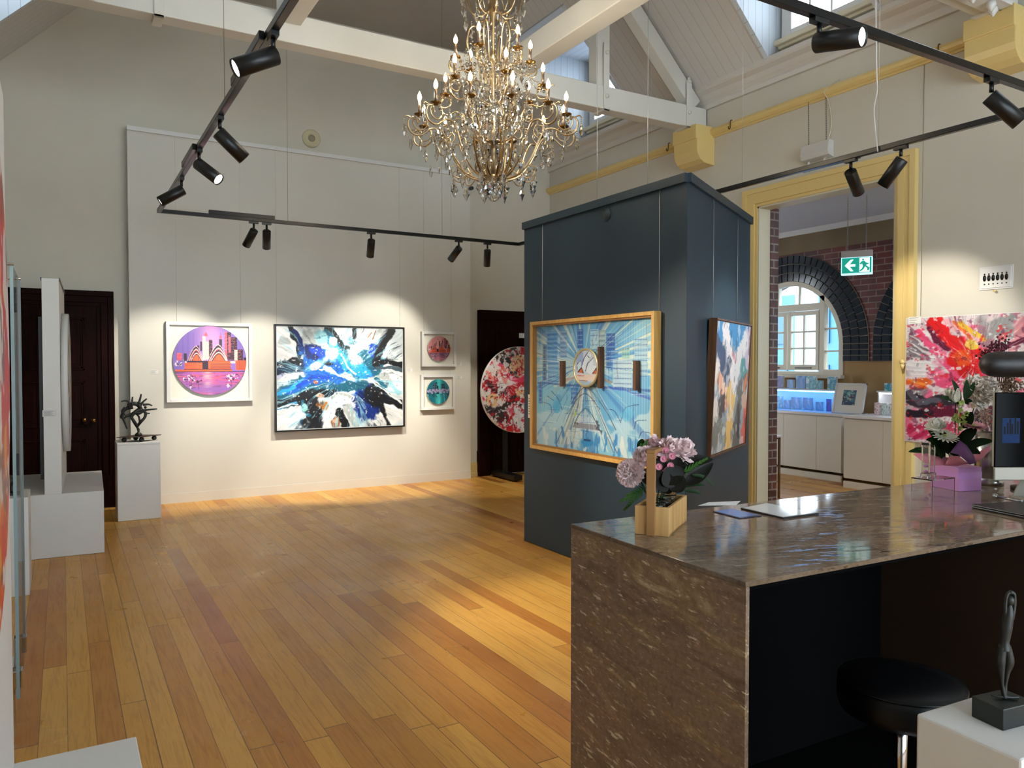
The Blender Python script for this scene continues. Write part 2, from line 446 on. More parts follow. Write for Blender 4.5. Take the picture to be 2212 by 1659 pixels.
# dormers
k = 1
for side in (0, 1):
    def sx(x): return x if side == 0 else 5.6 - x
    for (a, b) in DORM:
        ch = MB(); xw = 6.40
        tri = [(sx(6.3), 4.6), (sx(xw), 4.6), (sx(xw), 5.8), (sx(5.1), 5.8)]
        ch.prism(tri, a - .05, a + .004, XZ); ch.prism(tri, b - .004, b + .05, XZ)
        ch.box((sx(5.1), a - .05, 5.8), (sx(6.5), b + .05, 5.86))
        wa, wb, z0, z1 = a + .1, b - .1, 4.92, 5.72
        ch.box((sx(xw), a - .05, 4.5), (sx(xw + .06), wa, 5.86)).box((sx(xw), wb, 4.5), (sx(xw + .06), b + .05, 5.86))
        ch.box((sx(xw), wa, 4.5), (sx(xw + .06), wb, z0)).box((sx(xw), wa, z1), (sx(xw + .06), wb, 5.86))
        o = struct('wall_dormer_%d' % k, ch, M_CHEEK)
        r = sroot('window_dormer_%d' % k, (sx(xw), (a + b) / 2, z0)); k += 1
        fr = MB(); x0, x1 = sx(xw - .05), sx(xw + .05)
        fr.box((x0, wa - .07, z0 - .03), (x1, wa + .05, z1 + .06)).box((x0, wb - .05, z0 - .03), (x1, wb + .07, z1 + .06)).box((x0, wa + .05, z1 - .04), (x1, wb - .05, z1 + .06)).box((x0, wa + .05, z0 - .03), (x1, wb - .05, z0 + .05))
        for j in (1, 2, 3): y = wa + (wb - wa) * j / 4; fr.box((sx(xw - .02), y - .012, z0), (sx(xw + .03), y + .012, z1))
        fr.build('window_frame', M_WHITE, r, bevel=.006)
        MB().box((sx(xw - .13), wa - .1, z0 - .09), (sx(xw), wb + .1, z0 - .035)).box((sx(xw - .09), wa - .08, z0 - .12), (sx(xw), wb + .08, z0 - .085)).build('window_sill', pbr('cream_sill_paint', (222, 212, 186), .4), r, bevel=.01)
        MB().box((sx(xw + .01), wa, z0), (sx(xw + .015), wb, z1)).build('glass', M_PANE, r)
# cornices, picture rail, corbels
cor = [(6.385, 4.50), (6.345, 4.50), (6.33, 4.54), (6.335, 4.56), (6.30, 4.59), (6.27, 4.63), (6.215, 4.66), (6.2, 4.68), (6.2, 4.72), (6.385, 4.72)]
n_tr = 1
def trim(mb, mat, **kw):
    global n_tr
    o = struct('trim_%d' % n_tr, mb, mat, **kw); n_tr += 1; return o
for (a, b) in ((YF, YB),):
    trim(MB().prism(cor, a, b, XZ), pbr('cornice_white', (214, 210, 204), .5))
    trim(MB().prism([(5.6 - x, z) for x, z in cor], a, b, XZ), MATS['cornice_white'])
rail = [(6.385, 4.16), (6.36, 4.16), (6.352, 4.175), (6.335, 4.18), (6.315, 4.20), (6.31, 4.225), (6.32, 4.25), (6.345, 4.262), (6.385, 4.262)]
trim(MB().prism(rail, YF, YB, XZ), M_YEL)
# ---- doorway to the next room
d = sroot('door_3', (XR, (OY0 + OY1) / 2, 0))
def arch_frame(x, out, w0, w1):
    m = MB()
    steps = [(0.0, .052), (.05, .040), (.10, .046), (.16, .03), (w1, .03)]
    for i in range(len(steps) - 1):
        a0, dp = steps[i]; a1 = steps[i + 1][0]; xx = x - dp * out
        m.box((x, OY0 - w1 + a0, 0), (xx, OY0 - w1 + a1, OZ + w1 - a1))
        m.box((x, OY1 + w1 - a0, 0), (xx, OY1 + w1 - a1, OZ + w1 - a1))
        m.box((x, OY0 - w1 + a0, OZ + w1 - a0), (xx, OY1 + w1 - a0, OZ + w1 - a1))
    return m
arch_frame(XR, 1, 0, .19).build('architrave', M_YEL, d)
MB().box((XR - .02, OY1 - .02, 0), (XR + .15, OY1, OZ)).box((XR - .02, OY0, 0), (XR + .15, OY0 + .02, OZ)).box((XR - .02, OY0, OZ - .02), (XR + .15, OY1, OZ)).build('door_jamb', M_JAMB, d)
MB().box((XR + .15, OY1 - .03, 0), (XR + .27, OY1 + .02, OZ)).build('brick_reveal', brickmat('brick_reveal_mat', (104, 62, 52), (70, 48, 46), (150, 140, 130), .2, .085, 'xz'), d)
kn = hit(1952, 782, 'X', XR - .06)
MB().ball((kn.x - .02, kn.y, kn.z), .022).tube([(kn.x - .02, kn.y, kn.z - .02), (kn.x - .02, kn.y, kn.z - .06)], [.02, .008], 10).build('curtain_knob', M_YEL, d)
# ---- dark panelled doors on the back wall
def door(name, x0, x1, zt, knobs, npan):
    r = sroot(name, ((x0 + x1) / 2, YB, 0)); fw = .17
    f = MB()
    for a, b, dp in ((0, .06, .075), (.06, .13, .06), (.13, fw, .045)):
        f.box((x0 + a, YB, .36), (x0 + b, YB - dp, zt - b)).box((x1 - a, YB, .36), (x1 - b, YB - dp, zt - b)).box((x0 + a, YB, zt - a), (x1 - a, YB - dp, zt - b))
    f.box((x0 - .01, YB, 0), (x0 + fw, YB - .085, .36)).box((x1 + .01, YB, 0), (x1 - fw, YB - .085, .36))
    f.build('door_frame', M_DOOR, r, bevel=.004)
    s0, s1, st = x0 + fw, x1 - fw, zt - fw
    leaf = MB().box((s0, YB, .01), (s1, YB - .03, st)).build('door_leaf', M_DOOR, r)
    pw = (s1 - s0 - .12 * 3) / 2
    rows = [(.22, .78), (.92, 1.42), (1.54, st - .13)] if npan == 3 else [(.22, .8), (.95, st - .13)]
    for q in (0, 1):
        xa = s0 + .12 + q * (pw + .12)
        for za, zb in rows:
            p = MB()
            for e, dp in ((0, .042), (.02, .036)):
                p.box((xa + e, YB - .03, za + e), (xa + e + .02, YB - dp, zb - e)).box((xa + pw - e - .02, YB - .03, za + e), (xa + pw - e, YB - dp, zb - e)).box((xa + e, YB - .03, za + e), (xa + pw - e, YB - dp, za + e + .02)).box((xa + e, YB - .03, zb - e - .02), (xa + pw - e, YB - dp, zb - e))
            p.box((xa + .07, YB - .03, za + .07), (xa + pw - .07, YB - .038, zb - .07))
            p.build('door_panel', M_DOOR, r, bevel=.003)
    for kx, kz, kr in knobs:
        Mx = Matrix.Rotation(R(90), 3, 'X')
        MB().lathe([(.0, .075), (.02, .07), (.028, .055), (.022, .04), (.01, .03), (.01, .012), (.03, .01), (.03, 0)], (kx, YB - .03, kz), 16, True, Mx).build('door_knob', M_CUP, r)
door('door_1', -.78, .505, 2.42, [(.20, .99, 1), (.29, .98, 1)], 3)
door('door_2', 5.14, 6.33, 2.385, [(5.98, .93, 1)], 2)
MB().prism([(0, 0), (.03, 0), (.03, .05), (.02, .06), (.02, .16), (.012, .2), (0, .2)], 4.85, 5.14, Matrix(((0,0,1,0),(-1,0,0,YB),(0,1,0,0),(0,0,0,1)))).build('baseboard_back', M_YEL)['kind'] = 'structure'

# ---- display wall panel in front of the back wall
PY = 9.59
dw = thing('display_wall', 'tall white display panel carrying four framed pictures, standing before the cream back wall', 'partition', (2.8, PY, 0))
MB().box((.654, PY, 0), (4.95, YB - .02, 4.24)).build('panel', M_PANEL, dw)
MB().box((.65, PY - .025, 4.215), (4.955, PY + .03, 4.262)).build('hanging_rail', M_WHITE, dw)
MB().box((.654, PY - .008, 0), (4.95, PY, .11)).build('kick_board', M_PANEL, dw)

# ---- roof trusses
ZT0, ZT1 = 4.27, 4.51
def truss(y, lab, corb):
    t = thing('roof_truss', lab, 'roof truss', (2.8, y, ZT0), group=None)
    MB().box((XL + .02, y - .085, ZT0), (XR - .02, y + .085, ZT1)).build('tie_beam', M_TRUSS, t, bevel=.008)
    for s in (0, 1):
        def sx(x): return x if s == 0 else 5.6 - x
        MB().box((sx(4.82), y - .07, ZT1), (sx(4.99), y + .07, 5.99)).build('queen_post', M_TRUSS, t, bevel=.006)
        MB().beam((sx(6.22), y, ZT1 + .02), (sx(4.86), y, 5.88), .14, .17).build('rafter', M_TRUSS, t, bevel=.006)
        MB().beam((sx(5.02), y, 4.95), (sx(5.02), y, 4.96), .02, .02).box((sx(4.93 - .035), y - .10, ZT0 - .02), (sx(4.93 + .035), y - .085, 4.95)).box((sx(4.895), y - .1, ZT0 - .02), (sx(4.965), y + .1, ZT0)).build('iron_strap', M_TRUSS, t, bevel=.003)
        st = MB().box((sx(6.05), y - .10, ZT0 - .015), (sx(6.12), y - .084, 4.75)).box((sx(6.05), y - .1, ZT0 - .015), (sx(6.12), y + .1, ZT0))
        st.lathe([(.0, .0), (.035, .0), (.035, .02), (.018, .03), (.018, .06), (0, .06)], (sx(6.085), y - .09, 4.75), 8)
        st.build('rafter_foot_strap', M_TRUSS, t, bevel=.003)
        for bx, bz in ((4.93, 4.40), (4.93, 4.85), (6.085, 4.42)):
            MB().lathe([(.022, 0), (.022, .014), (0, .02)], (sx(bx), y - .1, bz), 10, True, Matrix.Rotation(R(90), 3, 'X')).build('bolt', M_TRUSS, t)
        if s == 0 or corb:
            x1, x0 = (XR + .01, 6.10) if s == 0 else (XL - .01, -.5)
            sg = -1 if s == 0 else 1; wd = abs(x1 - x0)
            prof = [(0, 4.28), (wd, 4.28), (wd, 4.12), (wd - .02, 4.12), (wd - .02, 4.0), (wd - .035, 3.95), (wd - .07, 3.90), (wd - .13, 3.865), (0, 3.85)]
            pr = MB().prism([(x1 + sg * a, z) for a, z in prof], y - .19, y + .19, XZ)
            o = trim(pr, M_YEL, bevel=.008)
truss(6.55, 'far white timber roof truss spanning the room behind the chandelier', True)
truss(3.25, 'near white timber roof truss whose end shows at the upper right', False)
truss(-0.05, 'white timber roof truss overhead behind the viewpoint', False)
for x, lab in ((1.65, 'white lengthwise timber beam left of the chandelier'), (3.86, 'white lengthwise timber beam right of the chandelier')):
    o = MB().box((x - .10, -3.9, 4.42), (x + .10, 6.46, 4.64)).build('ceiling_beam', M_TRUSS, None, bevel=.008)
    tag(o, lab, 'beam')

# ================================================================== next room
NX = 9.7
struct('wall_next_room_left', MB().box((XR + .25, 10.5, 0), (NX + .35, 10.7, 3.7)), M_BRICK)
struct('wall_next_room_right', MB().box((XR + .25, 1.0, 0), (NX + .35, 1.2, 3.7)), M_BRICK)
struct('wall_next_room_near', MB().box((XR + .255, 1.2, 3.3), (XR + .27, 10.5, 3.7)), M_BRICK)
struct('ceiling_next_room', MB().box((XR + .25, 1.0, 3.65), (NX + .35, 10.7, 3.8)), pbr('pale_blue_white_ceiling', (206, 214, 228), .6))
ARC = [8.08, 5.25, 2.42]; RO, ZS, ZB = .98, 1.9, 1.44
wb = MB(); ws = MB(); NCOL = 22
ed = [10.5] + [v for c_ in ARC for v in (c_ + RO, c_ - RO)] + [1.2]
for i in range(0, len(ed), 2):
    wb.box((NX, ed[i + 1], 1.65), (NX + .35, ed[i], 3.3)); ws.box((NX - .005, ed[i + 1], 0), (NX + .35, ed[i], 1.65))
for c_ in ARC:
    for j in range(NCOL):
        t0, t1 = PI * j / NCOL, PI * (j + 1) / NCOL
        ya, yb = c_ + RO * math.cos(t0), c_ + RO * math.cos(t1)
        za, zb = ZS + RO * math.sin(t0), ZS + RO * math.sin(t1)
        wb.prism([(ya, za), (yb, zb), (yb, 3.3), (ya, 3.3)], NX, NX + .35, YZ)
    ws.box((NX - .005, c_ - RO, 0), (NX + .35, c_ + RO, ZB))
struct('wall_next_room_window', wb, M_BRICK)
struct('wall_next_room_dado', ws, M_STONE)
trim(MB().box((NX - .012, 1.2, 3.3), (NX + .35, 10.5, 3.57)), plaster('stone_band', (128, 112, 84), 18, .7))
trim(MB().box((NX - .03, 1.2, 3.57), (NX + .35, 10.5, 3.66)), M_WHITE)
for c_ in ARC:                                        # three rings of glazed tiles round each arch
    tl = MB(); tw = .133
    for b_ in range(3):
        r0 = RO + .005 + b_ * tw; r1 = r0 + tw - .01; n = 30 + 4 * b_
        for j in range(n):
            t0, t1 = PI * j / n + .006 / r0, PI * (j + 1) / n - .006 / r0
            tl.prism([(c_ + r0 * math.cos(t0), ZS + r0 * math.sin(t0)), (c_ + r1 * math.cos(t0), ZS + r1 * math.sin(t0)), (c_ + r1 * math.cos(t1), ZS + r1 * math.sin(t1)), (c_ + r0 * math.cos(t1), ZS + r0 * math.sin(t1))], NX - .03, NX, YZ)
        for s in (1, -1):
            for q in range(3):
                tl.box((NX - .03, c_ + s * r0, 1.655 + q * .083), (NX, c_ + s * r1, 1.655 + q * .083 + .073))
    trim(tl, M_TILE, bevel=.003)
    mo = MB()
    for j in range(40):
        t0, t1 = PI * j / 40, PI * (j + 1) / 40; r0, r1 = RO, RO + 3 * tw
        mo.prism([(c_ + r0 * math.cos(t0), ZS + r0 * math.sin(t0)), (c_ + r1 * math.cos(t0), ZS + r1 * math.sin(t0)), (c_ + r1 * math.cos(t1), ZS + r1 * math.sin(t1)), (c_ + r0 * math.cos(t1), ZS + r0 * math.sin(t1))], NX - .012, NX, YZ)
    for s in (1, -1): mo.box((NX - .012, c_ + s * RO, 1.65), (NX, c_ + s * (RO + 3 * tw), ZS))
    trim(mo, M_MORTAR)
M_CREAMF = pbr('cream_window_paint', (226, 218, 196), .4)
for wi, c_ in enumerate(ARC):
    r = sroot('window_%d' % (wi + 1), (NX, c_, ZB)); fr = MB(); x0, x1 = NX - .02, NX + .07
    n = 32
    for j in range(n):
        t0, t1 = PI * j / n, PI * (j + 1) / n; ra, rb = RO - .07, RO
        fr.prism([(c_ + ra * math.cos(t0), ZS + ra * math.sin(t0)), (c_ + rb * math.cos(t0), ZS + rb * math.sin(t0)), (c_ + rb * math.cos(t1), ZS + rb * math.sin(t1)), (c_ + ra * math.cos(t1), ZS + ra * math.sin(t1))], x0, x1, YZ)
    for s in (1, -1):
        fr.box((x0, c_ + s * RO, 1.5), (x1, c_ + s * (RO - .07), ZS))
        fr.box((x0, c_ + s * .58, 1.5), (x1, c_ + s * .66, 2.62))
        for zz in (1.80, 2.13): fr.box((NX, c_ + s * .66, zz - .012), (x1, c_ + s * (RO - .05), zz + .012))
        fr.box((x0 + .01, c_ + s * .66, 1.5), (x1, c_ + s * (RO - .07), 1.53))
    fr.box((x0, c_ - RO, ZB), (x1, c_ + RO, 1.5)).box((x0, c_ - .58, 2.42), (x1, c_ + .58, 2.52))
    for yy in (-.2, .2): fr.box((NX, c_ + yy - .014, 2.5), (x1, c_ + yy + .014, 2.86))
    fr.build('window_frame', M_CREAMF, r)
    for s in (1, -1):
        cs = MB(); a, b = sorted((c_ + s * .012, c_ + s * .575)); x2, x3 = NX - .03, NX + .03
        cs.box((x2, a, 1.52), (x3, a + .055, 2.41)).box((x2, b - .055, 1.52), (x3, b, 2.41)).box((x2, a + .055, 1.52), (x3, b - .055, 1.60)).box((x2, a + .055, 2.35), (x3, b - .055, 2.41))
        cs.box((NX - .01, (a+b)/2 - .012, 1.6), (x3, (a+b)/2 + .012, 2.35))
        for zz in (1.85, 2.10): cs.box((NX - .012, a + .055, zz - .012), (x3 - .004, b - .055, zz + .012))
        ca = cs.build('casement', M_CREAMF, r, bevel=.004)
        MB().box((x2 - .03, a + .12, 1.545), (x2, a + .4, 1.56)).build('window_stay', M_BLACK, ca)
    g = MB(); n = 24
    g.prism([(c_ + (RO - .05) * math.cos(PI * j / n), ZS + (RO - .05) * math.sin(PI * j / n)) for j in range(n + 1)] + [(c_ - RO + .05, ZB + .05), (c_ + RO - .05, ZB + .05)], NX + .012, NX + .016, YZ)
    g.build('glass', M_PANE, r)
    MB().box((NX - .09, c_ - RO - .02, ZB - .04), (NX + .02, c_ + RO + .02, ZB + .01)).build('window_sill', M_CREAMF, r, bevel=.006)

# building across the street, seen through the arched window
bld = thing('building', 'pale blue building with rows of windows across the street beyond the arched window', 'building', (18, 14, 0))
MB().box((18, 0, -4), (22, 30, 3.6)).build('wall', pbr('pale_blue_render', (58, 104, 132), .7), bld)
for j in range(14):
    for q, zz in enumerate((-1.2, .5, 2.2)):
        MB().box((17.95, 8 + j * 1.4, zz), (18, 9 + j * 1.4, zz + 1.1)).build('window', pbr('street_window_glass', (14, 70, 92), .2), bld)
tag(MB().box((16.2, 14.6, -.6), (17.2, 16.0, 1.15)).box((16.1, 14.8, -.3), (16.2, 15.8, .7)).build('street_kiosk', pbr('magenta_panel', (130, 20, 80), .5)), 'magenta kiosk standing in the street beyond the arched window', 'kiosk')
struct('ground', MB().box((10.05, -10, -1.2), (40, 40, -.6)), pbr('street_paving', (90, 110, 120), .8))
# ================================================================== paintings (painted procedurally onto dense canvas meshes)
_T = np.random.RandomState(5).rand(256, 256)
def vn(x, y):
    xi = np.floor(x).astype(int); yi = np.floor(y).astype(int); fx = x - xi; fy = y - yi
    fx = fx * fx * (3 - 2 * fx); fy = fy * fy * (3 - 2 * fy)
    a = _T[yi % 256, xi % 256]; b = _T[yi % 256, (xi + 1) % 256]; c = _T[(yi + 1) % 256, xi % 256]; d = _T[(yi + 1) % 256, (xi + 1) % 256]
    return (a * (1 - fx) + b * fx) * (1 - fy) + (c * (1 - fx) + d * fx) * fy
def fbm(x, y, s=0, o=5, g=.55):
    t = 0; a = 1; n = 0
    for i in range(o):
        t = t + a * vn(x * 2**i + 17.3 * i + s * 31.7, y * 2**i + 9.1 * i + s * 13.3); n += a; a *= g
    return t / n
class Art:
    """picture of w x h samples; positions are given in a box of corners x0,y0,x1,y1"""
    def __init__(s, w, h, box, bg, warp=0, wf=4, seed=0):
        s.w, s.h = w, h; x0, y0, x1, y1 = box
        X, Y = np.meshgrid(np.linspace(x0, x1, w), np.linspace(y0, y1, h)); s.X, s.Y = X, Y
        L = (x1 - x0); s.L = L; s.u = (X - x0) / L; s.v = (Y - y0) / L; s.seed = seed
        s.PX = X + warp * L * (fbm(s.u * wf, s.v * wf, seed + 1) - .5) * 2
        s.PY = Y + warp * L * (fbm(s.u * wf, s.v * wf, seed + 2) - .5) * 2
        s.im = np.zeros((h, w, 3)) + np.array(bg, float)
        s.k = 0
    def put(s, m, c, a=1):
        m = np.clip(m, 0, 1)[..., None] * a; s.im = s.im * (1 - m) + np.array(c, float) * m
    def edge(s, amt=.3, f=26):
        s.k += 1
        return (fbm(s.u * f, s.v * f, s.seed + s.k * 3, 3) - .5) * amt * 2
    def stroke(s, c, wd, pts, a=1, soft=.25, rough=.5, f=20):
        d = np.full(s.X.shape, 1e9)
        for (ax, ay), (bx, by) in zip(pts[:-1], pts[1:]):
            vx, vy = bx - ax, by - ay; t = np.clip(((s.PX - ax) * vx + (s.PY - ay) * vy) / (vx*vx + vy*vy + 1e-9), 0, 1)
            d = np.minimum(d, np.hypot(s.PX - ax - vx * t, s.PY - ay - vy * t))
        s.put((1 - d / (wd / 2) + s.edge(rough, f)) / soft, c, a)
    def curve(s, c, wd, pts, **k): s.stroke(c, wd, [(p.x, p.y) for p in smoothpath([(x, y, 0) for x, y in pts], 5)], **k)
    def blob(s, c, cx, cy, rx, ry, ang=0, a=1, soft=.25, rough=.6, f=16):
        ca, sa = math.cos(R(ang)), math.sin(R(ang)); dx, dy = s.PX - cx, s.PY - cy
        d = np.hypot((dx * ca + dy * sa) / rx, (-dx * sa + dy * ca) / ry)
        s.put((1 - d + s.edge(rough, f)) / soft, c, a)
    def rect(s, c, x0, y0, x1, y1, a=1):
        s.put(((s.X >= x0) & (s.X <= x1) & (s.Y >= y0) & (s.Y <= y1)).astype(float), c, a)
    def poly(s, c, pts, a=1):
        ins = np.zeros(s.X.shape, bool); n = len(pts)
        for i in range(n):
            (ax, ay), (bx, by) = pts[i], pts[(i + 1) % n]
            if ay == by: continue
            q = ((s.Y > ay) != (s.Y > by)) & (s.X < (bx - ax) * (s.Y - ay) / (by - ay) + ax); ins ^= q
        s.put(ins.astype(float), c, a)
    def speck(s, c, f, thr, a=1, mask=None, sx=1, sy=1):
        s.k += 1; n = fbm(s.u * f * sx, s.v * f * sy, s.seed + s.k * 5, 3); m = np.clip((n - thr) * 18, 0, 1)
        if mask is not None: m = m * mask
        s.put(m, c, a)
    def streak(s, cx, cy, light, dark, amt=.8, fa=9, fr=3.0, cover=.6):
        """fine dragged-paint lines running out from a centre"""
        th = np.arctan2(s.PY - cy, s.PX - cx); rd = np.hypot(s.PX - cx, s.PY - cy) / s.L
        q = fbm(s.u * 4, s.v * 4, s.seed + 71, 3)
        n = fbm(np.cos(th) * fa + 50, np.sin(th) * fa + 50 + rd * fr, s.seed + 77, 5, .75)
        s.put(np.clip((n - cover) * 12, 0, 1) * np.clip((q - .42) * 6, 0, 1), light, amt)
        n = fbm(np.cos(th) * fa + 90, np.sin(th) * fa + 20 + rd * fr, s.seed + 99, 5, .75)
        s.put(np.clip((n - cover) * 12, 0, 1) * np.clip((.58 - q) * 6, 0, 1), dark, amt)
        n = fbm(np.cos(th) * fa * 1.5 + 9, np.sin(th) * fa * 1.5 + 9 + rd * fr, s.seed + 5, 4, .8); s.im = s.im * (1 + .35 * (n[..., None] - .5))
    def sail(s, x, y, w, h, lean, cols, lw):
        """a pair of shell-shaped roofs seen from the front: curved gable standing on x..x+w at y"""
        for i, c in enumerate(cols):
            k = 1 - i * lw; cx = x + w / 2; L = []; n = 12
            for j in range(n + 1):
                t = j / n; L.append((cx - w / 2 * k * (1 - t) ** .62 + lean * t, y - h * k * t))
            Rr = [(cx + w / 2 * k * (1 - t / n) ** .62 + lean * t / n, y - h * k * t / n) for t in range(n, -1, -1)]
            s.poly(c, L + Rr)
_artmat = {}
def canvas_mat():
    if 'c' not in _artmat:
        m = pbr('painted_canvas', (255, 255, 255), .42); nt, N, b = NT(m)
        at = N('ShaderNodeAttribute', attribute_name='Col'); nt.links.new(at.outputs['Color'], b.inputs['Base Color']); _artmat['c'] = m
    return _artmat['c']
def tolin(a):
    a = np.clip(a / 255, 0, 1); return np.where(a <= .04045, a / 12.92, ((a + .055) / 1.055) ** 2.4)
def picture(name, art, w, h, parent, y=0, disc=False, z0=0):
    """picture surface facing local -Y centred on (0, y, z0) of its parent, coloured point by point"""
    W, H = art.w, art.h
    if not disc:
        X, Z = np.meshgrid(np.linspace(-w/2, w/2, W), np.linspace(h/2, -h/2, H)); co = np.stack([X, np.full_like(X, y), Z + z0], -1).reshape(-1, 3)
        cols = art.im.reshape(-1, 3)
        i = np.arange(W * H).reshape(H, W); q = np.stack([i[1:, :-1], i[1:, 1:], i[:-1, 1:], i[:-1, :-1]], -1).reshape(-1, 4)
    else:
        nr, na = W // 2, int(W * 2.4); rr = np.linspace(0.004, 1, nr); aa = np.arange(na) / na * 2 * PI
        A, RR = np.meshgrid(aa, rr); ux, uz = RR * np.cos(A), RR * np.sin(A)
        co = np.stack([ux * w / 2, np.full_like(ux, y), uz * h / 2 + z0], -1).reshape(-1, 3)
        ix = np.clip(((ux + 1) / 2 * (W - 1)).round().astype(int), 0, W - 1); iy = np.clip(((1 - uz) / 2 * (H - 1)).round().astype(int), 0, H - 1)
        cols = art.im[iy, ix].reshape(-1, 3)
        i = np.arange(nr * na).reshape(nr, na); j = np.roll(i, -1, 1)
        q = np.stack([i[:-1], i[1:], j[1:], j[:-1]], -1).reshape(-1, 4)[:, ::1]
    me = bpy.data.meshes.new(name); n = len(co); m = len(q)
    me.vertices.add(n); me.vertices.foreach_set('co', co.astype('f').ravel())
    me.loops.add(m * 4); me.loops.foreach_set('vertex_index', q.astype('i').ravel())
    me.polygons.add(m); me.polygons.foreach_set('loop_start', np.arange(m, dtype='i') * 4)
    try: me.polygons.foreach_set('loop_total', np.full(m, 4, 'i'))
    except Exception: pass
    me.update(); me.validate()
    ca = me.color_attributes.new('Col', 'FLOAT_COLOR', 'POINT')
    ca.data.foreach_set('color', np.concatenate([tolin(cols * .92), np.ones((n, 1))], 1).astype('f').ravel())
    me.materials.append(canvas_mat())
    o = bpy.data.objects.new(name, me); COL.objects.link(o); o.parent = parent
    return o

K, WH, GR = (12, 14, 20), (238, 240, 242), (176, 184, 184)
# --- blue, black and white abstract (coordinates from the picture itself)
def art_blue():
    a = Art(330, 258, (228, 200, 1850, 1520), (236, 238, 240), .035, 5, 3)
    a.speck((198, 206, 208), 5, .56, .8); a.speck((206, 226, 232), 3, .6, .6)
    NV, AZ, CY, TL = (10, 30, 92), (20, 96, 200), (36, 160, 220), (24, 92, 118)
    a.blob((170, 176, 174), 640, 360, 150, 130, 0, .8); a.blob((150, 210, 222), 820, 330, 110, 120); a.blob((150, 158, 158), 340, 400, 100, 60, 20, .7)
    a.stroke(TL, 300, [(230, 1120), (600, 980), (1000, 800), (1400, 700)], 1); a.stroke(K, 120, [(225, 690), (420, 640), (640, 660)]); a.stroke((16, 34, 60), 110, [(230, 740), (600, 720), (900, 700)])
    a.stroke(K, 70, [(385, 195), (430, 330), (520, 430), (520, 600)]); a.stroke(NV, 60, [(430, 260), (530, 400), (560, 520)])
    a.blob(AZ, 950, 720, 460, 240, 5); a.blob(NV, 700, 540, 170, 90, 10); a.blob((16, 60, 190), 740, 540, 120, 70, 20)
    a.blob(AZ, 560, 930, 340, 90, -22); a.blob(CY, 420, 970, 180, 40, -25); a.stroke((16, 70, 190), 90, [(520, 960), (700, 840), (860, 830)])
    a.stroke(TL, 140, [(850, 240), (960, 380), (1060, 500), (1150, 620)]); a.stroke(CY, 120, [(900, 400), (1000, 560), (1130, 760)])
    a.stroke(K, 52, [(830, 205), (930, 280), (1010, 370), (1060, 470), (1130, 495), (1180, 430), (1212, 330), (1185, 215)]); a.blob((226, 240, 242), 1100, 330, 80, 110); a.blob((130, 206, 222), 1140, 400, 50, 60)
    a.blob(TL, 1400, 640, 210, 200); a.blob(CY, 1250, 760, 200, 110, 20); a.blob((16, 60, 190), 1440, 480, 60, 90)
    a.stroke(K, 120, [(1680, 215), (1600, 380), (1520, 540), (1480, 660)]); a.stroke((70, 92, 110), 34, [(1610, 250), (1520, 430)]); a.stroke(K, 90, [(1480, 640), (1660, 640), (1860, 690)]); a.stroke((60, 80, 92), 60, [(1480, 720), (1700, 720), (1860, 760)])
    a.blob(K, 870, 670, 90, 40, 10)
    for x, y, rx, ry, g in ((910, 560, 80, 90, 20), (720, 690, 120, 45, -25), (1210, 500, 70, 130, 25), (1300, 430, 60, 100, 30), (1140, 860, 110, 50, 25), (900, 760, 80, 30, 30), (1230, 620, 70, 60, 0), (930, 400, 50, 50, 0)):
        a.blob((150, 216, 236), x, y, rx * 1.35, ry * 1.35, g, .7, .5); a.blob(WH, x, y, rx, ry, g, 1, .3, .9)
    a.stroke(WH, 26, [(1030, 560), (1120, 720), (1230, 800)]); a.stroke(WH, 24, [(760, 740), (900, 730), (1010, 830), (1130, 880)])
    a.stroke(TL, 150, [(260, 1130), (600, 1090), (900, 1010), (1300, 960)]); a.stroke(K, 130, [(225, 1180), (480, 1130), (700, 1080), (900, 1060)])
    a.stroke(K, 200, [(640, 1120), (620, 1300), (540, 1520)]); a.stroke((20, 60, 90), 70, [(520, 1330), (480, 1520)]); a.stroke(K, 190, [(700, 1250), (720, 1520)]); a.stroke((30, 100, 130), 46, [(560, 1150), (540, 1300), (600, 1340)])
    a.blob((16, 60, 180), 1250, 1130, 100, 110); a.blob(NV, 1380, 1180, 230, 200, 20); a.blob(K, 1440, 1130, 160, 130); a.blob((14, 44, 130), 1330, 1340, 160, 120, 20)
    a.stroke(K, 110, [(1480, 1000), (1640, 1130), (1860, 1290)]); a.stroke(K, 90, [(1530, 1200), (1620, 1400), (1670, 1500)]); a.stroke(K, 120, [(1560, 1150), (1850, 1260)])
    a.blob(GR, 1620, 900, 150, 80, 40); a.stroke(TL, 70, [(1480, 880), (1620, 1000)]); a.blob(WH, 1760, 830, 90, 80); a.stroke((150, 216, 226), 60, [(1700, 960), (1800, 1100)]); a.stroke(WH, 24, [(1380, 860), (1440, 940), (1640, 1080), (1840, 1220)])
    a.blob((170, 180, 180), 1000, 1130, 150, 110, 0); a.blob(WH, 1020, 1160, 110, 70); a.stroke(WH, 16, [(870, 1110), (960, 1050), (1080, 1060), (1170, 1110), (1150, 1160)])
    a.stroke(GR, 110, [(1100, 1230), (1160, 1380), (1240, 1500)]); a.blob(WH, 860, 1360, 90, 110); a.blob(WH, 940, 1200, 60, 60); a.stroke(K, 110, [(1000, 1290), (1040, 1400), (1090, 1500)])
    a.blob((150, 92, 36), 740, 1210, 50, 36, 20); a.blob((176, 112, 46), 820, 1230, 60, 60, 0); a.blob((150, 84, 40), 970, 1440, 62, 80); a.blob((214, 160, 120), 960, 1410, 30, 40); a.stroke((70, 40, 20), 10, [(790, 1160), (770, 1280)])
    a.blob((210, 160, 130), 770, 1100, 40, 30, 20); a.blob((150, 84, 60), 710, 920, 26, 24)
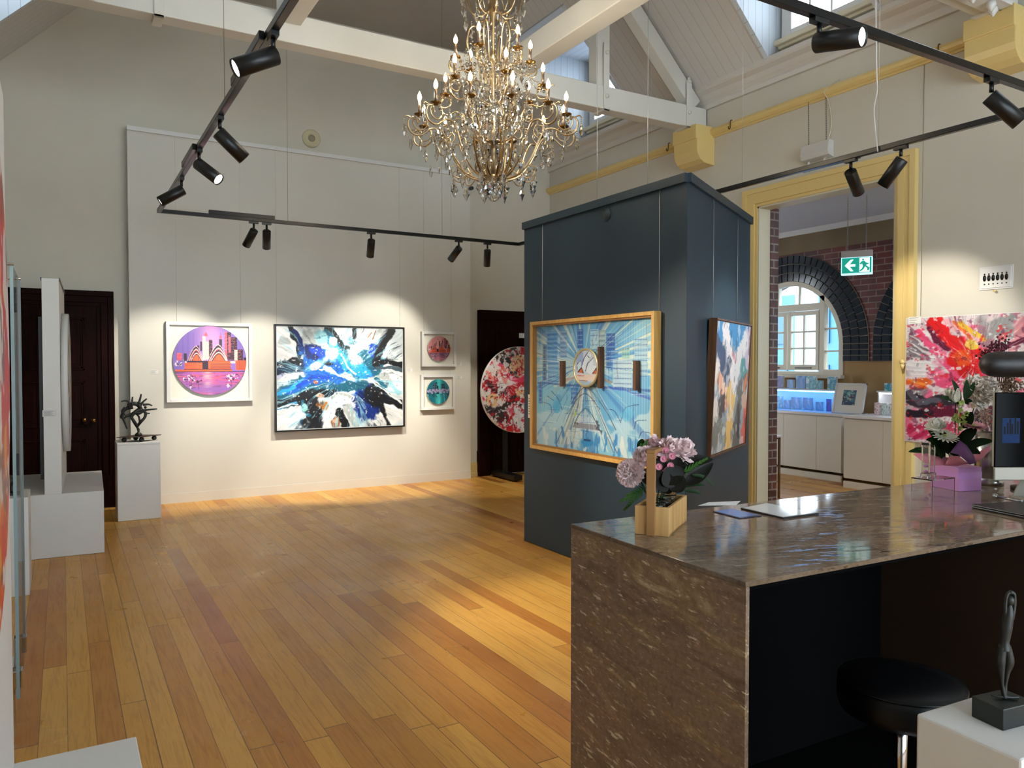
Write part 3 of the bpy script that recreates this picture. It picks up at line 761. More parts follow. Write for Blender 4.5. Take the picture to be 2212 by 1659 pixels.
    a.blob(WH, 400, 1400, 180, 170, 0); a.blob((140, 206, 206), 560, 1230, 40, 70, 30); a.stroke((60, 150, 200), 30, [(230, 1260), (380, 1180), (480, 1150)]); a.stroke(WH, 16, [(260, 1230), (420, 1170), (500, 1170)])
    a.blob(WH, 1740, 1390, 120, 130); a.blob(WH, 360, 850, 140, 60, -25); a.blob((196, 200, 226), 280, 810, 60, 30, -20)
    for i in range(16):
        x = 1200 + i * 24; a.stroke((220, 232, 238), 7, [(x + 10, 1410 + (i % 3) * 20), (x, 1500)], .9)
    for i in range(9): a.stroke((40, 60, 70), 5, [(1620, 600), (1690 + i * 14, 480 + i * 16)], .8)
    a.stroke(K, 6, [(1700, 790), (1800, 840), (1850, 850)]); a.stroke((176, 120, 60), 12, [(1360, 330), (1400, 250)]); a.stroke((150, 100, 60), 16, [(1440, 340), (1465, 230)])
    a.streak(1020, 830, (150, 206, 226), (20, 34, 54), .75, 16, 5, .585)
    m = (np.hypot((a.X - 1000) / 800, (a.Y - 850) / 560) < 1).astype(float)
    a.speck(WH, 70, .72, .8, m); a.speck((14, 50, 90), 46, .68, .4, m)
    return a
def art_sky(n, pal, seed=1):
    """round harbour skyline, coordinates of the large print 370..1480 x 330..1345"""
    sky, skyl, pink, dark, base, water, hl = pal
    a = Art(n, n, (370, 330, 1480, 1345), sky, .004, 6, seed)
    g = np.exp(-((a.X - 930) / 190) ** 2); a.put(g * np.clip((1050 - a.Y) / 500, 0, 1), skyl, .85)
    for k in range(26): a.rect(dark, 400 + k * 12, 430, 402 + k * 12, 860, .14)
    B = [(1140, 410, 1180, 830, pink, 1), (1180, 420, 1245, 830, dark, 1), (1205, 480, 1240, 720, pink, 0), (1245, 490, 1335, 840, dark, 2), (810, 480, 860, 830, hl, 0), (860, 560, 900, 820, hl, 1), (900, 530, 960, 800, dark, 1), (775, 560, 805, 700, dark, 0), (1060, 520, 1105, 720, dark, 0), (1295, 680, 1350, 840, hl, 1), (1345, 670, 1425, 850, dark, 2), (430, 730, 500, 830, pink, 1), (530, 735, 575, 840, dark, 0), (1440, 790, 1480, 860, dark, 0), (730, 620, 760, 700, dark, 0)]
    for x0, y0, x1, y1, c, wn in B:
        a.rect(c, x0, y0, x1, y1)
        if wn:
            st = 13 if wn == 2 else 17
            for yy in range(y0 + 8, y1, st):
                for xx in range(x0 + 5, x1 - 4, 12): a.rect(base if (xx * 7 + yy * 3) % 5 < 2 else (hl if (xx + yy) % 3 == 0 else dark), xx, yy, xx + 6, yy + 5, .8)
    a.poly(pink, [(825, 480), (860, 420), (895, 480)]); a.blob(pink, 1085, 490, 22, 30, 0, 1, .2, .1); a.rect(dark, 1082, 430, 1088, 470)
    for x, y, w_, h_, l in ((580, 845, 240, 225, 10), (880, 845, 310, 250, 10)):
        a.sail(x, y, w_, h_, l, [hl, dark], .05); a.sail(x + 20, y, w_ - 24, h_ * .8, l * .6, [hl, pink, dark], .08); a.sail(x + 45, y, w_ - 60, h_ * .55, l * .3, [hl, dark, base], .13)
        for q in range(3): a.rect(dark, x + 80 + q * 40, y - 70, x + 84 + q * 40, y)
    a.rect(dark, 530, 845, 1240, 870); a.rect(base, 540, 870, 800, 960); a.rect(dark, 800, 870, 890, 970); a.rect(base, 890, 850, 1240, 965)
    for yy in (885, 912, 938): a.rect(dark, 925, yy, 1240, yy + 11, .85)
    for q in range(18): a.rect(dark, 545 + q * 14, 872, 547 + q * 14, 958, .35)
    a.rect(base, 1310, 840, 1480, 980); a.rect(hl, 1230, 850, 1310, 880)
    for q in range(9): a.rect(dark, 1320 + q * 18, 850, 1326 + q * 18, 975, .6)
    a.rect(dark, 530, 958, 1250, 970); a.rect(base, 400, 968, 1260, 1000); a.rect(dark, 400, 998, 1450, 1006)
    m = np.clip((a.Y - 1005) / 6, 0, 1); a.put(m, water)
    nz = fbm(a.u * 7, a.v * 60, seed + 9, 4); a.put(m * np.clip((nz - .5) * 9, 0, 1), pink, .75); nz = fbm(a.u * 6, a.v * 70, seed + 4, 4); a.put(m * np.clip((nz - .58) * 9, 0, 1), dark, .45)
    a.put(m * np.exp(-((a.X - 880) / 70) ** 2) * np.clip((nz - .3) * 4, 0, 1), hl, .8); a.put(m * np.exp(-((a.Y - 1260) / 90) ** 2), sky, .6)
    for cx, cy, r in ((640, 1100, 80), (560, 1110, 50), (750, 1140, 46), (1230, 1090, 75), (1320, 1070, 50), (1200, 1210, 40), (450, 880, 60), (540, 850, 40), (640, 1230, 50)):
        d = np.hypot(a.X - cx, (a.Y - cy) * 1.3) < r
        a.speck((236, 220, 236), 44, .52, .95, d); a.speck(dark, 50, .58, .8, d)
    for x, y in ((740, 1170), (1245, 1130), (640, 1150)): a.rect(dark, x, y, x + 5, y + 90, .8)
    return a
PURPLE = ((134, 104, 196), (216, 150, 206), (246, 92, 116), (44, 18, 44), (250, 96, 50), (180, 92, 176), (252, 196, 190))
ROSE = ((214, 138, 142), (236, 170, 170), (180, 90, 110), (40, 22, 40), (226, 92, 60), (120, 84, 130), (236, 170, 170))
TEALP = ((24, 120, 138), (60, 190, 196), (30, 80, 110), (10, 26, 48), (20, 70, 96), (16, 110, 132), (150, 150, 190))
def art_teal():
    a = Art(90, 90, (0, 0, 100, 100), (20, 108, 126), .01, 5, 8)
    g = np.exp(-((a.X - 52) / 14) ** 2); a.put(g, (70, 206, 206), .9)
    for x0, x1, t in ((26, 38, 16), (38, 46, 12), (46, 50, 26), (62, 70, 20), (70, 78, 20), (78, 86, 34), (12, 22, 36)):
        a.rect((14, 34, 56), x0, t, x1, 52)
        for yy in range(t + 3, 50, 5): a.rect((130, 190, 210), x0 + 2, yy, x1 - 2, yy + 1.6, .8)
    for i in range(26): a.blob((176, 160, 200), 4 + i * 3.7, 48 + 6 * math.sin(i * 1.7), 5, 5, 0, .9, .4, .9)
    a.speck((12, 30, 50), 16, .55, .8, ((a.Y > 50) & (a.Y < 72)).astype(float)); a.speck((110, 220, 224), 10, .6, .6, (a.Y > 60).astype(float), 2, .4)
    return a
def art_red_round():
    a = Art(280, 280, (0, 0, 100, 100), (240, 228, 224), .03, 5, 11)
    RD, PK, SA, PE = (196, 10, 30), (236, 50, 96), (242, 120, 110), (240, 198, 150)
    a.speck(PK, 7, .6, .8); a.speck(SA, 8, .62, .8)
    a.stroke((30, 30, 32), 13, [(22, 8), (36, 22), (44, 32)]); a.stroke((60, 60, 58), 10, [(40, 2), (52, 20)])
    a.stroke(RD, 14, [(4, 42), (20, 50), (34, 54), (50, 50), (70, 40)]); a.stroke((70, 6, 20), 6, [(4, 38), (16, 50), (30, 52)]); a.blob(PE, 14, 60, 14, 8); a.stroke((40, 36, 38), 10, [(6, 72), (24, 74), (42, 60), (58, 62)]); a.blob((44, 44, 44), 26, 80, 12, 8, -20)
    a.blob(PE, 50, 22, 12, 12); a.blob(SA, 30, 28, 7, 7); a.blob(PE, 60, 55, 16, 8); a.stroke(PK, 7, [(32, 34), (48, 40), (62, 36)]); a.blob(RD, 36, 90, 14, 12); a.blob((90, 8, 24), 34, 84, 8, 4)
    a.blob(WH, 56, 80, 14, 20); a.blob(WH, 26, 44, 8, 7); a.stroke(RD, 6, [(46, 62), (70, 66), (94, 60)]); a.blob(RD, 78, 30, 16, 12); a.blob((30, 30, 32), 84, 56, 12, 8); a.blob(PK, 70, 84, 14, 10); a.blob(RD, 60, 6, 9, 8)
    for i in range(24):
        t = i / 24 * 2 * PI; a.stroke(WH, .9, [(30 + 6 * math.cos(t), 42 + 6 * math.sin(t)), (30 + 18 * math.cos(t), 42 + 18 * math.sin(t))], .7)
    a.streak(40, 44, (246, 226, 222), (120, 20, 34), .8, 14, 5, .58)
    a.speck(RD, 26, .64, .8); a.speck(WH, 24, .62, .9); a.speck((24, 24, 26), 30, .7, .8)
    return a
def art_red_big():
    a = Art(330, 262, (190, 150, 1350, 1100), (222, 212, 216), .03, 5, 21)
    RD, PK, MG = (226, 20, 26), (236, 84, 130), (96, 14, 50)
    a.speck(PK, 6, .58, .8); a.speck((130, 126, 130), 5, .6, .7)
    for i in range(22): a.stroke((90, 80, 90), 9, [(200, 230 + i * 12), (310 + (i % 4) * 12, 330 + i * 10)], .7)
    a.stroke(PK, 60, [(260, 250), (400, 420), (560, 620)]); a.stroke(RD, 110, [(370, 170), (450, 300), (600, 400), (700, 480)]); a.stroke(MG, 40, [(330, 220), (380, 320), (470, 380)])
    a.stroke((240, 180, 190), 60, [(450, 180), (560, 260), (640, 330)]); a.blob(RD, 630, 500, 150, 110, 20); a.blob((236, 80, 20), 560, 460, 60, 70, 30); a.blob((206, 6, 14), 620, 570, 90, 60)
    a.stroke((236, 190, 60), 40, [(540, 200), (620, 280), (680, 330)]); a.stroke((236, 110, 40), 24, [(500, 180), (640, 370)]); a.blob((240, 200, 70), 610, 370, 50, 30, 30)
    a.blob((150, 152, 154), 780, 240, 120, 90); a.blob((196, 198, 200), 790, 330, 60, 50); a.stroke((226, 150, 160), 60, [(900, 160), (890, 300), (860, 400)]); a.stroke(MG, 36, [(1060, 160), (960, 260), (930, 330), (780, 420)]); a.blob((200, 196, 200), 1020, 250, 60, 90)
    a.blob((236, 232, 236), 330, 500, 130, 80, 10); a.speck((150, 150, 156), 40, .62, .6, (np.hypot((a.X - 330) / 130, (a.Y - 500) / 80) < 1).astype(float))
    a.blob((236, 100, 40), 290, 650, 100, 50, -10); a.stroke((250, 150, 60), 24, [(220, 640), (340, 660)]); a.blob(PK, 480, 620, 90, 50, 10); a.stroke(PK, 60, [(420, 600), (560, 690)]); a.stroke((240, 220, 224), 24, [(360, 660), (520, 700)])
    a.stroke((40, 34, 46), 110, [(200, 770), (340, 800), (520, 760)]); a.stroke((90, 90, 104), 50, [(230, 740), (300, 800), (420, 770)]); a.stroke(MG, 80, [(330, 880), (480, 840), (560, 900)]); a.stroke((30, 20, 34), 60, [(220, 900), (360, 880)])
    a.blob((200, 40, 90), 330, 1010, 140, 70, -20); a.stroke(PK, 30, [(240, 1060), (400, 960)]); a.blob((200, 60, 100), 480, 960, 60, 40); a.blob((236, 60, 110), 980, 380, 40, 40); a.blob((214, 60, 110), 720, 590, 50, 30)
    a.blob((196, 190, 196), 900, 560, 120, 60); a.blob(PK, 1100, 650, 150, 100); a.blob(WH, 1250, 500, 120, 90); a.stroke(RD, 90, [(1350, 200), (1200, 420)]); a.blob(MG, 1100, 900, 180, 110); a.blob((60, 50, 60), 800, 900, 160, 120)
    a.streak(640, 500, (244, 206, 214), (110, 30, 56), .75, 15, 5, .58)
    a.speck(WH, 44, .69, .8); a.speck(MG, 30, .68, .5); a.speck(RD, 36, .7, .6)
    return a
def art_city():
    a = Art(290, 320, (165, 180, 1340, 1600), (132, 196, 222), .006, 7, 31)
    a.speck((90, 160, 210), 3.5, .5, .7); a.speck((200, 226, 232), 4, .55, .7)
    cx, cy = 690, 640; rr = random.Random(3)
    th = np.arctan2(a.Y - cy, a.X - cx); rad = np.hypot(a.X - cx, a.Y - cy)
    n = vn(th * 26 + 40, rad * 0 + 3); a.put(np.clip((n - .62) * 7, 0, 1) * (a.Y < 900), (228, 232, 206), .8)
    n = vn(th * 17 + 90, rad * 0 + 8); a.put(np.clip((n - .66) * 7, 0, 1), (60, 120, 190), .6)
    DB, MB_, LB = (38, 78, 158), (70, 140, 204), (186, 222, 234)
    for x0, y0, x1, y1, c in ((290, 250, 410, 640, MB_), (240, 400, 285, 830, (40, 70, 110)), (440, 250, 520, 560, (120, 150, 190)), (630, 250, 690, 460, DB), (760, 260, 840, 620, LB), (840, 270, 910, 640, (176, 190, 176)), (920, 310, 1000, 680, DB), (960, 490, 1030, 700, MB_), (1060, 470, 1130, 580, (130, 190, 170)), (1170, 380, 1280, 760, (150, 190, 214)), (190, 870, 235, 1110, (40, 100, 180)), (560, 900, 640, 1100, (60, 120, 196)), (300, 590, 430, 850, (110, 170, 214)), (980, 590, 1150, 880, (190, 210, 222))):
        a.rect(c, x0, y0, x1, y1, .75)
        for yy in range(y0 + 8, y1, 26): a.rect(LB if (yy // 26) % 2 else DB, x0 + 5, yy, x1 - 5, yy + 8, .55)
    a.stroke(DB, 30, [(180, 860), (500, 870), (900, 880), (1340, 900)], .7); a.stroke((60, 90, 190), 26, [(850, 880), (1100, 900), (1330, 990)], .8); a.stroke((190, 150, 150), 40, [(460, 830), (620, 780)], .7); a.stroke((150, 120, 110), 34, [(840, 780), (960, 830)], .7)
    for q in range(30):
        t = rr.uniform(.2, 1); x = rr.choice((-1, 1)) * t * 330
        a.stroke(rr.choice([(236, 236, 226), (60, 90, 130), (200, 190, 150), (240, 244, 244)]), rr.uniform(4, 12), [(710 + x * .12, 880), (710 + x, 1560)], .7)
    a.poly((206, 220, 226), [(590, 1350), (715, 1130), (880, 1380)], .7)
    for L in ([(590, 1350), (640, 1220), (715, 1125), (790, 1200), (880, 1390)], [(560, 1090), (715, 890), (900, 1100), (1010, 1320)], [(520, 1200), (700, 960), (860, 1120)]): a.curve((40, 46, 60), 8, L, a=.85, rough=.1)
    a.rect((110, 100, 110), 600, 1290, 860, 1350, .6); a.speck((40, 44, 60), 30, .6, .7, ((a.X > 590) & (a.X < 890) & (a.Y > 1240) & (a.Y < 1380)).astype(float))
    for pts in ([(240, 1090), (330, 1120), (340, 1200)], [(340, 950), (420, 1040), (460, 1160)], [(290, 1010), (370, 1060)], [(1055, 1220), (1100, 1080), (1210, 1040)], [(940, 1110), (1000, 1130), (1055, 1240)], [(1170, 1290), (1190, 1210), (1270, 1190)], [(1210, 1390), (1240, 1310), (1330, 1320)]): a.curve((20, 50, 110), 8, pts, a=.85, rough=.1)
    for q in range(70):
        an = rr.uniform(0, 2 * PI); r0 = rr.uniform(130, 420); r1 = r0 + rr.uniform(150, 500)
        a.stroke(rr.choice([(240, 240, 220), (250, 250, 250), (60, 100, 150), (190, 180, 140), (30, 60, 120)]), rr.uniform(2.5, 6), [(cx + r0 * math.cos(an), cy + r0 * math.sin(an)), (cx + r1 * math.cos(an), cy + r1 * math.sin(an))], rr.uniform(.4, .9))
    for q in range(60):
        x, y = rr.uniform(180, 1330), rr.uniform(250, 1550); h_ = rr.uniform(40, 220)
        a.stroke(rr.choice([(30, 70, 150), (236, 240, 240), (90, 150, 200), (120, 110, 120), (200, 210, 180)]), rr.uniform(3, 9), [(x, y), (x + rr.uniform(-8, 8), y + h_)], rr.uniform(.35, .8))
    for q in range(30):
        x, y = rr.uniform(180, 1250), rr.uniform(820, 1500); a.stroke(rr.choice([(40, 70, 180), (236, 240, 240), (60, 170, 214)]), rr.uniform(3, 9), [(x, y), (x + rr.uniform(50, 160), y + rr.uniform(-14, 20))], .6)
    a.blob((60, 170, 220), 400, 1150, 60, 90, 0, .7); a.blob((80, 180, 224), 1120, 1150, 60, 80, 0, .7); a.blob((190, 206, 60), 610, 1190, 16, 40, 10)
    a.speck((232, 234, 228), 9, .62, .8, (a.Y > 1380).astype(float), 2, .6); a.speck((40, 120, 190), 9, .6, .8, (a.Y > 1350).astype(float), 3, .7); a.blob((20, 130, 200), 740, 1500, 60, 60, 0, .8); a.rect((20, 60, 110), 700, 1460, 770, 1480)
    a.put((((a.X / 11).astype(int) % 2) == 0) * (.25 + .6 * ((a.X > 1050) | (a.X < 300))), (206, 224, 216), .35)
    return a
def art_column():
    a = Art(140, 250, (0, 0, 100, 120), (150, 164, 176), .03, 4, 41)
    BL, NV, PE, GY, YL = (58, 132, 190), (56, 74, 110), (232, 170, 138), (96, 98, 94), (228, 188, 110)
    a.blob(BL, 20, 5, 30, 26); a.blob(BL, 70, 10, 40, 24); a.stroke((222, 218, 224), 22, [(26, 4), (34, 26), (40, 34)]); a.blob((200, 190, 214), 94, 24, 16, 30)
    a.stroke(NV, 30, [(4, 26), (26, 40), (40, 52)]); a.stroke((220, 222, 228), 24, [(84, 18), (64, 36), (54, 50), (52, 66)]); a.stroke((206, 130, 150), 6, [(46, 30), (56, 36)])
    a.blob((80, 150, 150), 84, 44, 12, 10, 30); a.stroke(GY, 22, [(90, 56), (74, 66), (70, 100), (72, 120)]); a.stroke(PE, 16, [(10, 50), (24, 60), (34, 76)]); a.blob((226, 220, 214), 4, 44, 10, 12); a.blob((222, 214, 208), 6, 82, 12, 12)
    a.stroke(YL, 22, [(44, 66), (52, 80), (50, 96), (46, 120)]); a.blob((70, 62, 62), 22, 76, 10, 14, 20); a.blob((120, 124, 118), 12, 104, 18, 18); a.blob((216, 120, 60), 92, 58, 5, 12, 10); a.stroke((214, 100, 90), 14, [(96, 84), (92, 116)]); a.blob((206, 172, 150), 90, 76, 8, 14)
    a.stroke((140, 150, 156), 8, [(66, 74), (60, 92)]); a.stroke((40, 40, 44), 8, [(72, 82), (78, 112)]); a.speck((236, 232, 230), 14, .62, .6, None, 1, .5); a.speck((50, 64, 80), 14, .66, .5, None, 1.4, .5)
    return a
def art_fire():
    a = Art(200, 200, (0, 0, 100, 100), (214, 196, 190), .04, 4, 51)
    a.stroke((226, 150, 40), 18, [(70, 10), (90, 50), (80, 60)]); a.stroke((206, 30, 40), 30, [(96, 40), (84, 60), (92, 80)]); a.blob((150, 70, 60), 86, 24, 10, 14); a.stroke((220, 90, 20), 26, [(60, 90), (96, 84)])
    a.speck((210, 30, 50), 12, .5, .9); a.speck((236, 160, 40), 10, .58, .9); a.speck((240, 234, 230), 11, .56, .9); a.speck((110, 60, 60), 14, .64, .8)
    return a
def art_pale():
    a = Art(120, 120, (0, 0, 100, 100), (226, 226, 220), .04, 4, 61)
    a.speck((60, 110, 150), 6, .56, .9); a.speck((30, 40, 50), 7, .62, .9); a.speck((214, 170, 70), 6, .62, .8)
    return a

def box_frame(mb, w, h, fw, d, y0=0):
    """picture-frame mouldings w x h outside, face width fw, from y0 back to y0+d"""
    mb.box((-w/2, y0, -h/2), (-w/2 + fw, y0 + d, h/2)).box((w/2 - fw, y0, -h/2), (w/2, y0 + d, h/2))
    mb.box((-w/2 + fw, y0, h/2 - fw), (w/2 - fw, y0 + d, h/2)).box((-w/2 + fw, y0, -h/2), (w/2 - fw, y0 + d, -h/2 + fw)); return mb
def wires(root, w, ztop, off, y, top, mat=None):
    """two hanging wires up to the rail"""
    for s in (-1, 1):
        MB().tube([(s * (w/2 - off), y, ztop), (s * (w/2 - off), y + .01, top)], .001, 5).build('hanging_wire', mat or pbr('pale_nylon_line', (196, 194, 184), .5), root, local=True)

# purple skyline print in a deep white box frame
M_SLAT = boards('slatted_white_mount', (228, 226, 214), 0, .013, .5, .14)
def round_print(name, label, x0, x1, z0, z1, art, fw, R_, slit=True):
    t = thing(name, label, 'framed picture', ((x0 + x1) / 2, PY - .06, (z0 + z1) / 2))
    w, h = x1 - x0, z1 - z0
    box_frame(MB(), w, h, fw, .058).build('frame', M_WHITE, t, local=True, bevel=.003)
    MB().box((-w/2 + fw, .038, -h/2 + fw), (w/2 - fw, .048, h/2 - fw)).build('mount', M_SLAT, t, local=True)
    Mx = Matrix.Rotation(R(90), 3, 'X')
    dz = .02 * h
    MB().lathe([(R_, -.03), (R_, -.001), (0, -.001)], (0, .006, dz), 72, True, Mx).build('disc_edge', M_WHITE, t, local=True)
    picture('round_print', art, R_ * 2, R_ * 2, t, .0065, True, dz)
    wires(t, w, h / 2, .12 if w > .6 else .05, .05, (1.57 if z0 < 1 else 4.22) - (z0 + z1) / 2)
    return t
round_print('framed_picture', 'large square white box frame holding a round purple and orange harbour skyline print', 1.023, 1.972, 1.167, 2.096, art_sky(200, PURPLE), .04, .405)
round_print('framed_picture', 'small square white frame with a round rose-coloured skyline, the upper of the pair', 4.186, 4.70, 1.575, 2.05, art_sky(100, ROSE, 2), .034, .17)
round_print('framed_picture', 'small square white frame with a round teal skyline, the lower of the pair', 4.175, 4.68, .985, 1.465, art_teal(), .034, .17)
t = thing('framed_painting', 'large blue, black and white abstract painting in a thin black frame', 'painting', ((2.234 + 3.928) / 2, PY - .075, (2.097 + .776) / 2))
w_, h_ = 3.928 - 2.234, 2.097 - .776
box_frame(MB(), w_, h_, .018, .06).build('frame', M_BLACK, t, local=True)
MB().box((-w_/2 + .018, .018, -h_/2 + .018), (w_/2 - .018, .058, h_/2 - .018)).build('canvas', M_WHITE, t, local=True)
picture('painting', art_blue(), w_ - .05, h_ - .05, t, .0165); wires(t, w_, h_/2, .04, .062, 4.22 - t.location.z)
# info cards on the display wall
def card(x, z, w, h, y, label, rz=0, lines=5, mat=None):
    t = thing('info_card', label, 'label card', (x, y, z), rz, 'small info cards beside the artworks')
    MB().box((-w/2, -.002, -h/2), (w/2, .001, h/2)).build('card', mat or pbr('card_white', (232, 230, 224), .5), t, local=True)
    m = MB()
    for i in range(lines):
        zz = h/2 - h * (.18 + .64 * i / max(1, lines - 1)); m.box((-w/2 + w*.1, -.003, zz - h*.025), (w/2 - w * (.2 + .3 * ((i * 37) % 5) / 5), -.002, zz + h*.025))
    m.build('printed_lines', pbr('grey_print', (130, 130, 134), .6), t, local=True)
    return t
for (px, py, lab) in ((333, 803, 'tiny white info card left of the purple skyline print'), (884, 799, 'tiny white info card right of the blue abstract painting'), (991, 786, 'tiny white info card right of the rose skyline frame'), (992, 815, 'tiny white info card right of the teal skyline frame')):
    p = hit(px, py, 'Y', PY); card(p.x, p.z, .085, .045, PY - .003, lab)
# the blue city artwork on the teal column's long face
# ================================================================== teal column with two artworks
A_, B_, C_ = Vector((3.60, 5.92, 0)), Vector((3.60, 3.83, 0)), Vector((5.16, 4.71, 0))
D_ = C_ + Vector((-.05, .55, 0)); E_ = A_ + Vector((.5, .15, 0))
cl = thing('display_column', 'tall teal-blue wedge-shaped display column with an artwork on each visible face', 'display column', (4.2, 4.8, 0))
poly = [(p.x, p.y) for p in (A_, B_, C_, D_, E_)]
MB().prism(poly, 0.004, 2.86).build('column_body', M_BLUE, cl, bevel=.004)
def railpoly(p, q, off, z0, z1):
    d = (q - p).normalized(); n = Vector((d.y, -d.x, 0))
    return MB().beam(p + n * off / 2 + Vector((0, 0, (z0+z1)/2)), q + n * off / 2 + Vector((0, 0, (z0+z1)/2)), abs(off), z1 - z0)
for p, q in ((B_, A_), (C_, B_)):
    n = Vector(((q - p).normalized().y, -(q - p).normalized().x, 0))
    s = 1
    MB().beam(p - n * .012 + Vector((0, 0, 2.845)), q - n * .012 + Vector((0, 0, 2.845)), .026, .06).build('hanging_rail', pbr('teal_rail', (28, 48, 60), .4), cl)
def Rz(a): return a
# blue city artwork, faces -X
t = thing('framed_artwork', 'golden oak frame with a blue city collage on the long face of the teal column', 'artwork', (3.53, (4.08 + 5.71) / 2, (1.973 + .87) / 2), R(-90))
w_, h_ = 1.63, 1.103
box_frame(MB(), w_, h_, .028, .068).build('frame', M_OAKF, t, local=True, bevel=.002)
box_frame(MB(), w_ - .056, h_ - .056, .014, .05, .012).build('inner_fillet', pbr('dark_gold_fillet', (150, 104, 50), .5), t, local=True)
picture('painting', art_city(), w_ - .08, h_ - .08, t, .046)
MB().box((-w_/2 + .02, .05, -h_/2 + .02), (w_/2 - .02, .06, h_/2 - .02)).build('backing', M_WALNUT, t, local=True)
def uvp(px, py):
    """zoom pixel of the artwork to local x,z of its plane"""
    p = hit(1120 + px / 4.609, 650 + py / 4.609, 'X', 3.53 + .02); return (t.location.y - p.y, p.z - t.location.z)
for px, y0, y1 in ((435, 598, 852), (816, 456, 870), (1170, 594, 890)):
    a, za = uvp(px, y0); b, zb = uvp(px, y1)
    MB().box((a - .015, .004, zb), (a + .015, .045, za)).build('wooden_bar', M_WALNUT, t, local=True)
a, za = uvp(680, 480); b, zb = uvp(680, 850); l, _ = uvp(570, 660); r_, _ = uvp(795, 660); mx, mz, rx, rz_ = (l + r_) / 2, (za + zb) / 2, (r_ - l) / 2 + .01, (za - zb) / 2
MB().tube([(mx + rx * math.cos(2*PI*i/48), .01, mz + rz_ * math.sin(2*PI*i/48)) for i in range(48)], .009, 8, closed=True).build('medallion_ring', pbr('pale_gold', (214, 200, 150), .3, .6), t, local=True)
md = Art(90, 110, (570, 470, 800, 860), (206, 214, 226), .003, 6, 71)
md.rect((120, 150, 196), 590, 500, 660, 640, .6)
for pts, c in (([(640, 660), (665, 560), (710, 490), (740, 530), (700, 600), (680, 700)], (226, 236, 244)), ([(600, 690), (590, 620), (630, 590), (650, 660)], (206, 226, 236)), ([(680, 700), (720, 600), (755, 560), (750, 640), (790, 650), (785, 720), (730, 735)], (226, 236, 244)), ([(600, 715), (640, 655), (665, 725)], (60, 40, 40)), ([(740, 730), (785, 655), (790, 730)], (60, 40, 40)), ([(612, 718), (640, 670), (655, 722)], (226, 110, 60)), ([(750, 728), (780, 680), (785, 728)], (206, 110, 60))): md.poly(c, pts)
for pts in ([(640, 655), (668, 560), (712, 490)], [(680, 700), (700, 620), (755, 560)], [(600, 690), (596, 630), (630, 592)], [(700, 540), (715, 560)]): md.stroke((30, 60, 100), 7, pts)
md.rect((236, 214, 200), 590, 735, 790, 800); md.stroke((206, 60, 50), 8, [(600, 748), (670, 752)]); md.stroke((150, 90, 70), 8, [(620, 800), (700, 805)]); md.rect((170, 196, 214), 580, 810, 790, 860)
picture('medallion', md, rx * 2, rz_ * 2, t, .012, True, mz).location.x = mx
for s, px in ((-1, 1160), (1, 1438)):
    yy = 5.71 - .1 if s < 0 else 4.08 + .02
    MB().tube([(3.595, yy, 1.95), (3.597, yy, 2.82)], .002, 5).build('hanging_wire', M_WIRE, t)
p = hit(1140, 877, 'X', 3.60)
card(p.y and 3.597, p.z, .11, .21, p.y - .02, 'tall white info card at the left edge of the golden-framed blue artwork', R(-90), 7).location = (3.597, 5.79, p.z)
pt = hit(1310, 462, 'X', 3.6)
MB().lathe([(.055, 0), (.055, .006), (0, .006)], (3.6, pt.y, pt.z), 24, True, Matrix.Rotation(R(-90), 3, 'Y')).build('painted_cover_disc', pbr('teal_disc', (30, 50, 58), .5), cl)
# abstract in a walnut frame on the short face, leaning out at the top
u = Vector((.869, .495, 0)); nrm = Vector((.495, -.869, 0)); w_, h_ = 1.10, 1.012
base = B_ + u * (.48 + w_/2); TH = math.atan2(.495, .869); tilt = math.atan2(.045, h_)
t = thing('framed_painting', 'blue, peach and grey abstract in walnut frame on the short face of the teal column', 'painting', base + nrm * (.068 + .0) + Vector((0, 0, .925 + h_/2)), 0, None, (tilt, 0, TH))
t.location -= nrm * .012
box_frame(MB(), w_, h_, .012, .06).build('frame', M_WALNUT, t, local=True)
MB().box((-w_/2 + .016, .012, -h_/2 + .016), (w_/2 - .016, .05, h_/2 - .016)).build('canvas', M_WHITE, t, local=True)
picture('painting', art_column(), w_ - .036, h_ - .036, t, .010)
for q in (.12, .78):
    p = B_ + u * (.48 + w_ * q) + nrm * .01
    MB().tube([(p.x, p.y, 1.93), (p.x, p.y, 2.82)], .002, 5).build('hanging_wire', M_WIRE, t)
# big red abstract on the right wall
pc0 = hit(1957, 689, 'X', 6.32)
t = thing('canvas_painting', 'large red, pink and grey abstract canvas on the right wall behind the flowers', 'painting', (6.32, pc0.y - .76, 1.47), R(-90))
w_, h_ = 1.52, 1.07
MB().box((-w_/2, .002, -h_/2), (w_/2, .05, h_/2)).build('canvas', M_WHITE, t, local=True)
picture('painting', art_red_big(), w_ - .012, h_ - .012, t, 0)
MB().tube([(w_/2 - .3, .05, h_/2), (w_/2 - .3, .055, 4.2 - 1.47)], .0016, 5).build('hanging_wire', M_GREYWIRE, t, local=True)
MB().tube([(-w_/2 + .1, .05, h_/2), (-w_/2 + .1, .055, 4.2 - 1.47)], .0016, 5).build('hanging_wire', M_GREYWIRE, t, local=True)
card(6.31, pc0.z - .015, .11, .06, pc0.y - .08, 'white info card on the top corner of the red abstract canvas', R(-90), 3).location.x = 6.3185
